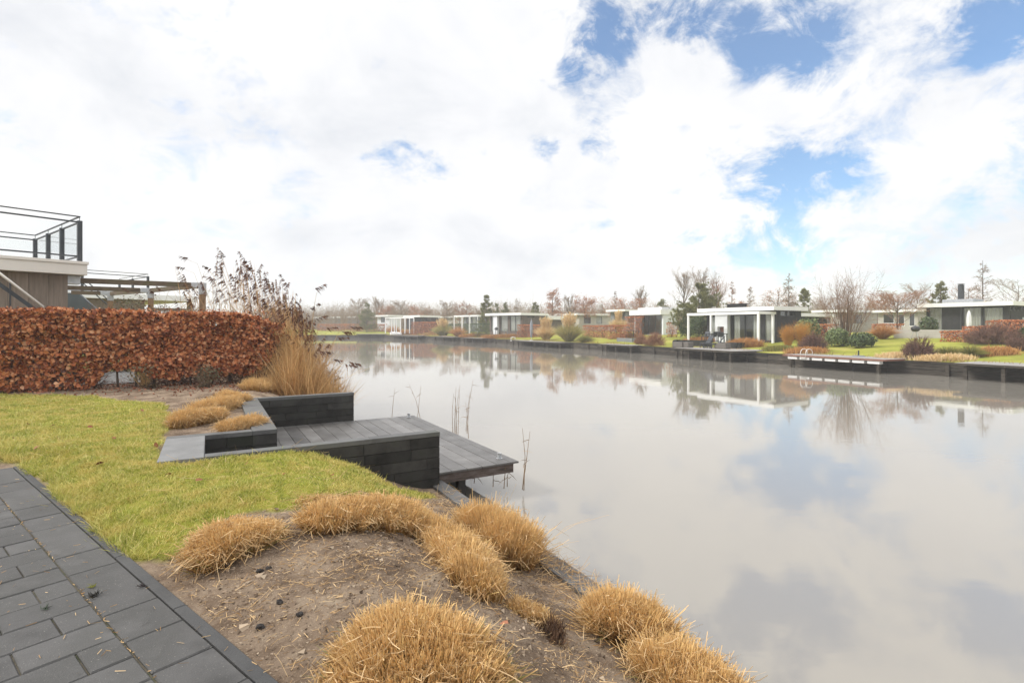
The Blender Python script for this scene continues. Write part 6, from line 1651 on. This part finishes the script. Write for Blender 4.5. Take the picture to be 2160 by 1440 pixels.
# ------------------------------------------------------------------ trees behind the bungalows
def tree(kind, px, top, width, d, label, tw='twig', seed=None, lean=0, leaf='russet', dens=1.0, name=None):
    c = at(px, d); g = float(far_z(*c)); H = zat(top, d) - g; Rw = width / 2 * d / FPX
    rng = np.random.default_rng(seed if seed else int(px * 13 + top * 3))
    nm = name or {'bare': 'bare_tree', 'upright': 'bare_tree', 'russet': 'oak_tree', 'pine': 'pine_tree', 'larch': 'larch_tree', 'fan': 'bare_shrub', 'birch': 'birch_tree', 'round': 'bare_tree'}[kind]
    th = thing(nm, (*c, g), label, 'shrub' if kind == 'fan' else 'tree', 'trees and tall shrubs behind the bungalows')
    base = np.array([*c, g]); fine = max(1.0, d / 70)
    tb = MB(); cb = MB()
    if kind == 'fan':
        twig_fan(tb, base, 26, H * .9, Rw / H * .60, rng, .035, 0)
        twig_fan(cb, base, 56, H, Rw / H * .60, rng, .020, 10); part(tb, 'stems', M['bark'], th); part(cb, 'twigs', M[tw], th); return th
    r0 = H * (.009 if kind == 'larch' else .014) + .03
    n = 7; tz = np.linspace(0, 1, n); wob = np.cumsum(rng.normal(0, .012 * H, (n, 2)), 0) * (0 if kind in ('larch', 'pine') else 1); wob -= wob[0]
    trunk = np.stack([base[0] + wob[:, 0] + lean * tz, base[1] + wob[:, 1], base[2] + tz * H * (.98 if kind in ('larch', 'pine') else .86)], 1)
    tb.tube(trunk, r0, r0 * .18, 6)
    nl = {'larch': 64, 'pine': 64, 'birch': 36}.get(kind, 28)
    st, en, dr = [], [], []
    for i in range(nl):
        q = {'larch': rng.uniform(.10, .97), 'pine': .06 + .93 * rng.random() ** 1.15, 'birch': rng.uniform(.2, .95)}.get(kind, rng.uniform(.22, .95))
        p0 = np.array([np.interp(q, tz, trunk[:, k]) for k in range(3)]); az = i * 2.4 + rng.normal(0, .3)
        if kind == 'larch': reach, up = Rw * (1.05 - q) * rng.uniform(.4, 1.15), rng.normal(.30, .18)
        elif kind == 'pine': reach, up = Rw * (1.0 - q ** 1.5) * rng.uniform(.5, 1.1) + .12, rng.uniform(.2, .6)
        elif kind == 'upright': reach, up = Rw * math.sin(math.pi * min(1, .25 + q * .75)) * rng.uniform(.5, 1.0), rng.uniform(1.4, 2.6)
        elif kind == 'round': reach, up = Rw * math.sqrt(max(.05, 1 - (1.5 * q - .8) ** 2)) * rng.uniform(.7, 1.0), rng.uniform(.6, 1.2)
        elif kind == 'birch': reach, up = Rw * (1.1 - q) ** .7 * rng.uniform(.6, 1.05), rng.uniform(.3, .9)
        else: reach, up = Rw * math.sqrt(max(.05, 1 - (1.3 * q - .6) ** 2)) * rng.uniform(.65, 1.05), rng.uniform(.25, .8)
        dirv = np.array([math.cos(az), math.sin(az), 0]); p2 = p0 + dirv * reach + np.array([0, 0, reach * up]); p2[2] = min(p2[2], g + H * rng.uniform(.93, 1.0)) if kind not in ('larch',) else p2[2]
        p1 = (p0 + p2) / 2 + np.array([0, 0, -.08 * reach if kind != 'upright' else .0]) + rng.normal(0, .04 * reach, 3)
        tb.tube([p0, p1, p2], r0 * (.22 if kind in ('larch', 'pine') else .34) * (1.1 - q * .6), r0 * .06, 4, False)
        st.append(p0); en.append(p2); dr.append(p1)
    st, en, dr = map(np.array, (st, en, dr))
    def curve(j, q): q = q[:, None]; return st[j] * (1 - q) ** 2 + dr[j] * 2 * q * (1 - q) + en[j] * q ** 2
    k2 = {'pine': 9, 'larch': 6}.get(kind, 9)
    j = np.repeat(np.arange(nl), k2); q = rng.uniform(.25, 1.0, len(j)); B2 = curve(j, q)
    ld = en[j] - st[j]; ll = np.linalg.norm(ld, axis=1); ld = ld / (ll[:, None] + 1e-6)
    d2 = ld + rng.normal(0, .55, (len(j), 3)) + np.array([0, 0, {'birch': -.35, 'larch': -.05, 'upright': .5}.get(kind, .25)]); d2 /= np.linalg.norm(d2, axis=1)[:, None]
    l2 = (ll * .40 + .15) * rng.uniform(.5, 1.1, len(j)); T2 = B2 + d2 * l2[:, None]; T2[:, 2] = np.minimum(T2[:, 2], g + H * 1.01)
    if kind != 'pine':
        cb.cones(B2, T2, .016 * fine)
        j3 = np.repeat(np.arange(len(j)), 6 if kind != 'larch' else 4); q3 = rng.uniform(.2, 1, len(j3))[:, None]; B3 = B2[j3] + (T2[j3] - B2[j3]) * q3
        d3 = d2[j3] + rng.normal(0, .6, (len(j3), 3)) + (np.array([0, 0, -.5]) if kind == 'birch' else 0); d3 /= np.linalg.norm(d3, axis=1)[:, None]; l3 = (l2[j3] * rng.uniform(.25, .7, len(j3)) + .05)
        T3 = B3 + d3 * l3[:, None]; T3[:, 2] = np.minimum(T3[:, 2], g + H * 1.02); cb.cones(B3, T3, .010 * fine)
    part(tb, 'trunk', M['bark'], th)
    if kind == 'pine':
        m = int(1500 * dens); jj = rng.integers(0, len(j), m); q = rng.uniform(.0, 1.0, m)[:, None]; Pc = B2[jj] + (T2[jj] - B2[jj]) * q
        jn = np.repeat(np.arange(m), 12); D = d2[jj][jn] * .7 + rng.normal(0, .6, (len(jn), 3)) + np.array([0, 0, .5]); D /= np.linalg.norm(D, axis=1)[:, None]
        s_ = .048 * H; cb.blades(Pc[jn], D, s_ * rng.uniform(.5, 1.1, len(jn)), s_ * .13, rng.normal(0, .1, (len(jn), 3)) * s_, True, rng)
        part(cb, 'crown', M[leaf if leaf != 'russet' else 'pine'], th, along=True)
    elif kind in ('russet', 'birch'):
        part(cb, 'twigs', M[tw], th)
        lb = MB(); m = int(2600 * dens); jj = rng.integers(0, len(j3), m); lb.leaves(T3[jj] + rng.normal(0, .10 * fine, (m, 3)), .11 * fine * rng.uniform(.6, 1.3, m), rng, None)
        part(lb, 'crown', M[leaf], th)
    else: part(cb, 'crown', M[tw], th)
    return th
for t in [
    # right part
    ('upright', 1440, 560, 62, 80, 'tall bare tree, left one of the two rising behind the big dark pine'),
    ('upright', 1482, 557, 64, 82, 'tallest bare tree with an oval head directly behind the big dark pine'),
    ('upright', 1512, 575, 46, 80, 'bare tree with reddish twigs right of the big dark pine', 'twigred'),
    ('pine', 1474, 595, 114, 56, 'big dark green pine left of the white pergola house', 'twig', None, 0, 'russet', 2.4),
    ('larch', 1544, 590, 40, 74, 'thin conical russet tree behind the dark chimney of the pergola house', 'twigred'),
    ('larch', 1582, 603, 60, 66, 'bare spindly tree above the roof of the pergola house'),
    ('birch', 1568, 622, 34, 90, 'small faint reddish tree left of the spindly bare one above the roof', 'twigred', None, 0, 'russet', .5),
    ('russet', 1638, 608, 74, 70, 'round tree with few russet leaves behind the right end of the pergola house roof', 'twig', None, 0, 'russet', .45),
    ('larch', 1664, 573, 66, 62, 'tall thin bare larch rising above the pergola house roof'),
    ('pine', 1696, 609, 44, 60, 'narrow green-brown pine right of the tall thin larch', 'twig', None, 0, 'russet', .6),
    ('fan', 1782, 584, 128, 38, 'large bare shrub of many fanning stems on the far lawn', 'twigmid'),
    ('round', 1892, 616, 104, 48, 'bare spreading tree with a low fork left of the dark grey bungalow', 'twigred'),
    ('round', 1936, 597, 60, 92, 'grey rounded bare tree far behind the light-coloured bungalow'),
    ('pine', 1984, 594, 58, 62, 'yellow-green pine rising left of the black flue', 'twig', None, 0, 'russet', .8),
    ('russet', 2044, 593, 60, 78, 'bare tree with sparse russet leaves right of the black flue', 'twig', None, 0, 'russet', .35),
    ('larch', 2073, 546, 78, 60, 'tallest bare larch behind the dark grey bungalow'),
    ('round', 2142, 588, 84, 88, 'wide tan bare tree at the right edge behind the roof', 'twig'),
    ('round', 1850, 622, 60, 84, 'low reddish bare tree behind the large bare shrub', 'twigred'),
    ('round', 1740, 628, 60, 86, 'low bare tree between the narrow pine and the large bare shrub', 'twig'),
    # middle
    ('pine', 1396, 627, 34, 84, 'small pine above the white box bungalow', 'twig', None, 0, 'russet', .5),
    ('upright', 1352, 599, 40, 92, 'slender bare tree above the stepped-roof bungalow'),
    ('russet', 1318, 632, 84, 90, 'wide copper-red oak over the stepped-roof bungalow', 'twigred', None, 0, 'russet', .9),
    ('larch', 1297, 610, 36, 96, 'thin dark bare conifer left of the wide copper-red oak', 'twig'),
    ('larch', 1270, 640, 22, 120, 'tiny faint bare tree between the two copper oaks'),
    ('russet', 1230, 621, 52, 100, 'copper-red oak with spreading tiers right of the tall birch', 'twigred', None, 0, 'russet', .8),
    ('upright', 1200, 617, 30, 100, 'dark bare tree between the tall birch and the spreading copper oak'),
    ('birch', 1166, 596, 48, 96, 'tall drooping birch with reddish haze of twigs, highest tree of the middle row', 'twigred', None, 0, 'russet', .7),
    ('pine', 1129, 638, 34, 100, 'rounded dark pine left of the tall drooping birch', 'twig', None, 0, 'russet', .7),
    ('larch', 1090, 626, 34, 112, 'thin bare larch above the roof of the brown brick bungalow'),
    ('pine', 1066, 638, 32, 108, 'brownish pine above the brown brick bungalow', 'twig', None, 0, 'russet', .6),
    ('pine', 1026, 622, 38, 92, 'dark open pine standing at the left end of the brick bungalow', 'twig', None, 0, 'russet', .7),
    ('pine', 1048, 640, 18, 108, 'narrow small pine just right of the dark open pine', 'twig', None, 0, 'russet', .4),
    ('bare', 985, 629, 30, 120, 'reddish bare tree, right one of a pair left of the dark open pine', 'twigred'),
    ('bare', 970, 636, 26, 122, 'reddish bare tree, left one of a pair left of the dark open pine', 'twigred'),
    ('bare', 944, 632, 34, 124, 'twisted dark bare tree above the pampas grass by the grey jetty', 'twig'),
    ('round', 1010, 650, 24, 124, 'low faint bare tree right of the reddish pair'),
    # faded far end
    ('bare', 904, 648, 26, 132, 'faint bare tree at the right end of the round copper group'),
    ('russet', 880, 646, 46, 134, 'round copper-brown tree above the dark far bungalow', 'twigred', None, 0, 'russet', .6),
    ('round', 846, 634, 44, 136, 'round bare pale tree above the white post row'),
    ('russet', 817, 646, 34, 138, 'small copper tree between the round bare tree and the faded evergreen', 'twigred', None, 0, 'russet', .5),
    ('upright', 798, 626, 36, 140, 'tall pale bare tree rising behind the faded evergreen'),
    ('pine', 774, 638, 42, 126, 'faded bushy evergreen at the far end of the water', 'twig', None, 0, 'russet', 1.2),
    ('round', 754, 630, 44, 146, 'pale bare tree left of the faded evergreen'),
    ('larch', 724, 648, 26, 160, 'small faded bare tree right of the lone tall reed'),
    ('larch', 708, 652, 18, 165, 'tiny faded bare tree beside the small faded one'),
    ('upright', 690, 650, 14, 175, 'faintest thin tree beside the reeds at the far end'),
    ('upright', 663, 654, 16, 178, 'faintest thin tree, half behind the reed plumes'),
]: tree(*t)
def far_wood():
    """a low, distant wood that reads as one mass between and beyond the bungalows"""
    rng = np.random.default_rng(2); mb = MB()
    n = 1300
    for i in range(n):
        px = rng.uniform(560, 2400); d = rng.uniform(150, 210) if px < 1100 else rng.uniform(112, 175)
        c = at(px, d); g = 1.6; top = rng.uniform(642, 668) - 14 * fbm(px / 60.0, 0.5, 4)
        H = max(1.5, zat(top, d) - g); m = 16
        B_ = np.stack([np.full(m, c[0]) + rng.normal(0, .4, m), np.full(m, c[1]) + rng.normal(0, .4, m), np.full(m, g)], 1)
        T = B_ + np.stack([rng.normal(0, .16 * H, m), rng.normal(0, .16 * H, m), rng.uniform(.6, 1, m) * H], 1); mb.cones(B_, T, .05)
        j = np.repeat(np.arange(m), 5); q = rng.uniform(.3, 1, len(j))[:, None]; b2 = B_[j] + (T[j] - B_[j]) * q; mb.cones(b2, b2 + rng.normal(0, .13 * H, (len(j), 3)) + np.array([0, 0, .08 * H]), .03)
    single(mb, 'far_wood', M['twig'], (0, 0, 0), 'low far-off wood of bare trees behind the bungalows', 'wood', kind='stuff')
far_wood()

# ------------------------------------------------------------------ the misty air
def haze():
    m, nt, N, L = new_mat('misty_air')
    v = N('ShaderNodeVolumePrincipled'); v.inputs['Color'].default_value = (.97, .975, .985, 1); v.inputs['Density'].default_value = .0012; v.inputs['Anisotropy'].default_value = .0
    o = N('ShaderNodeOutputMaterial'); L(v.outputs[0], o.inputs['Volume'])
    mb = MB(); mb.box(Fr((0, 0), (1, 0), (0, 1)), -520, 520, -160, 520, -2.0, 16.5)
    single(mb, 'haze', m, (0, 0, 0), kind='stuff')
haze()
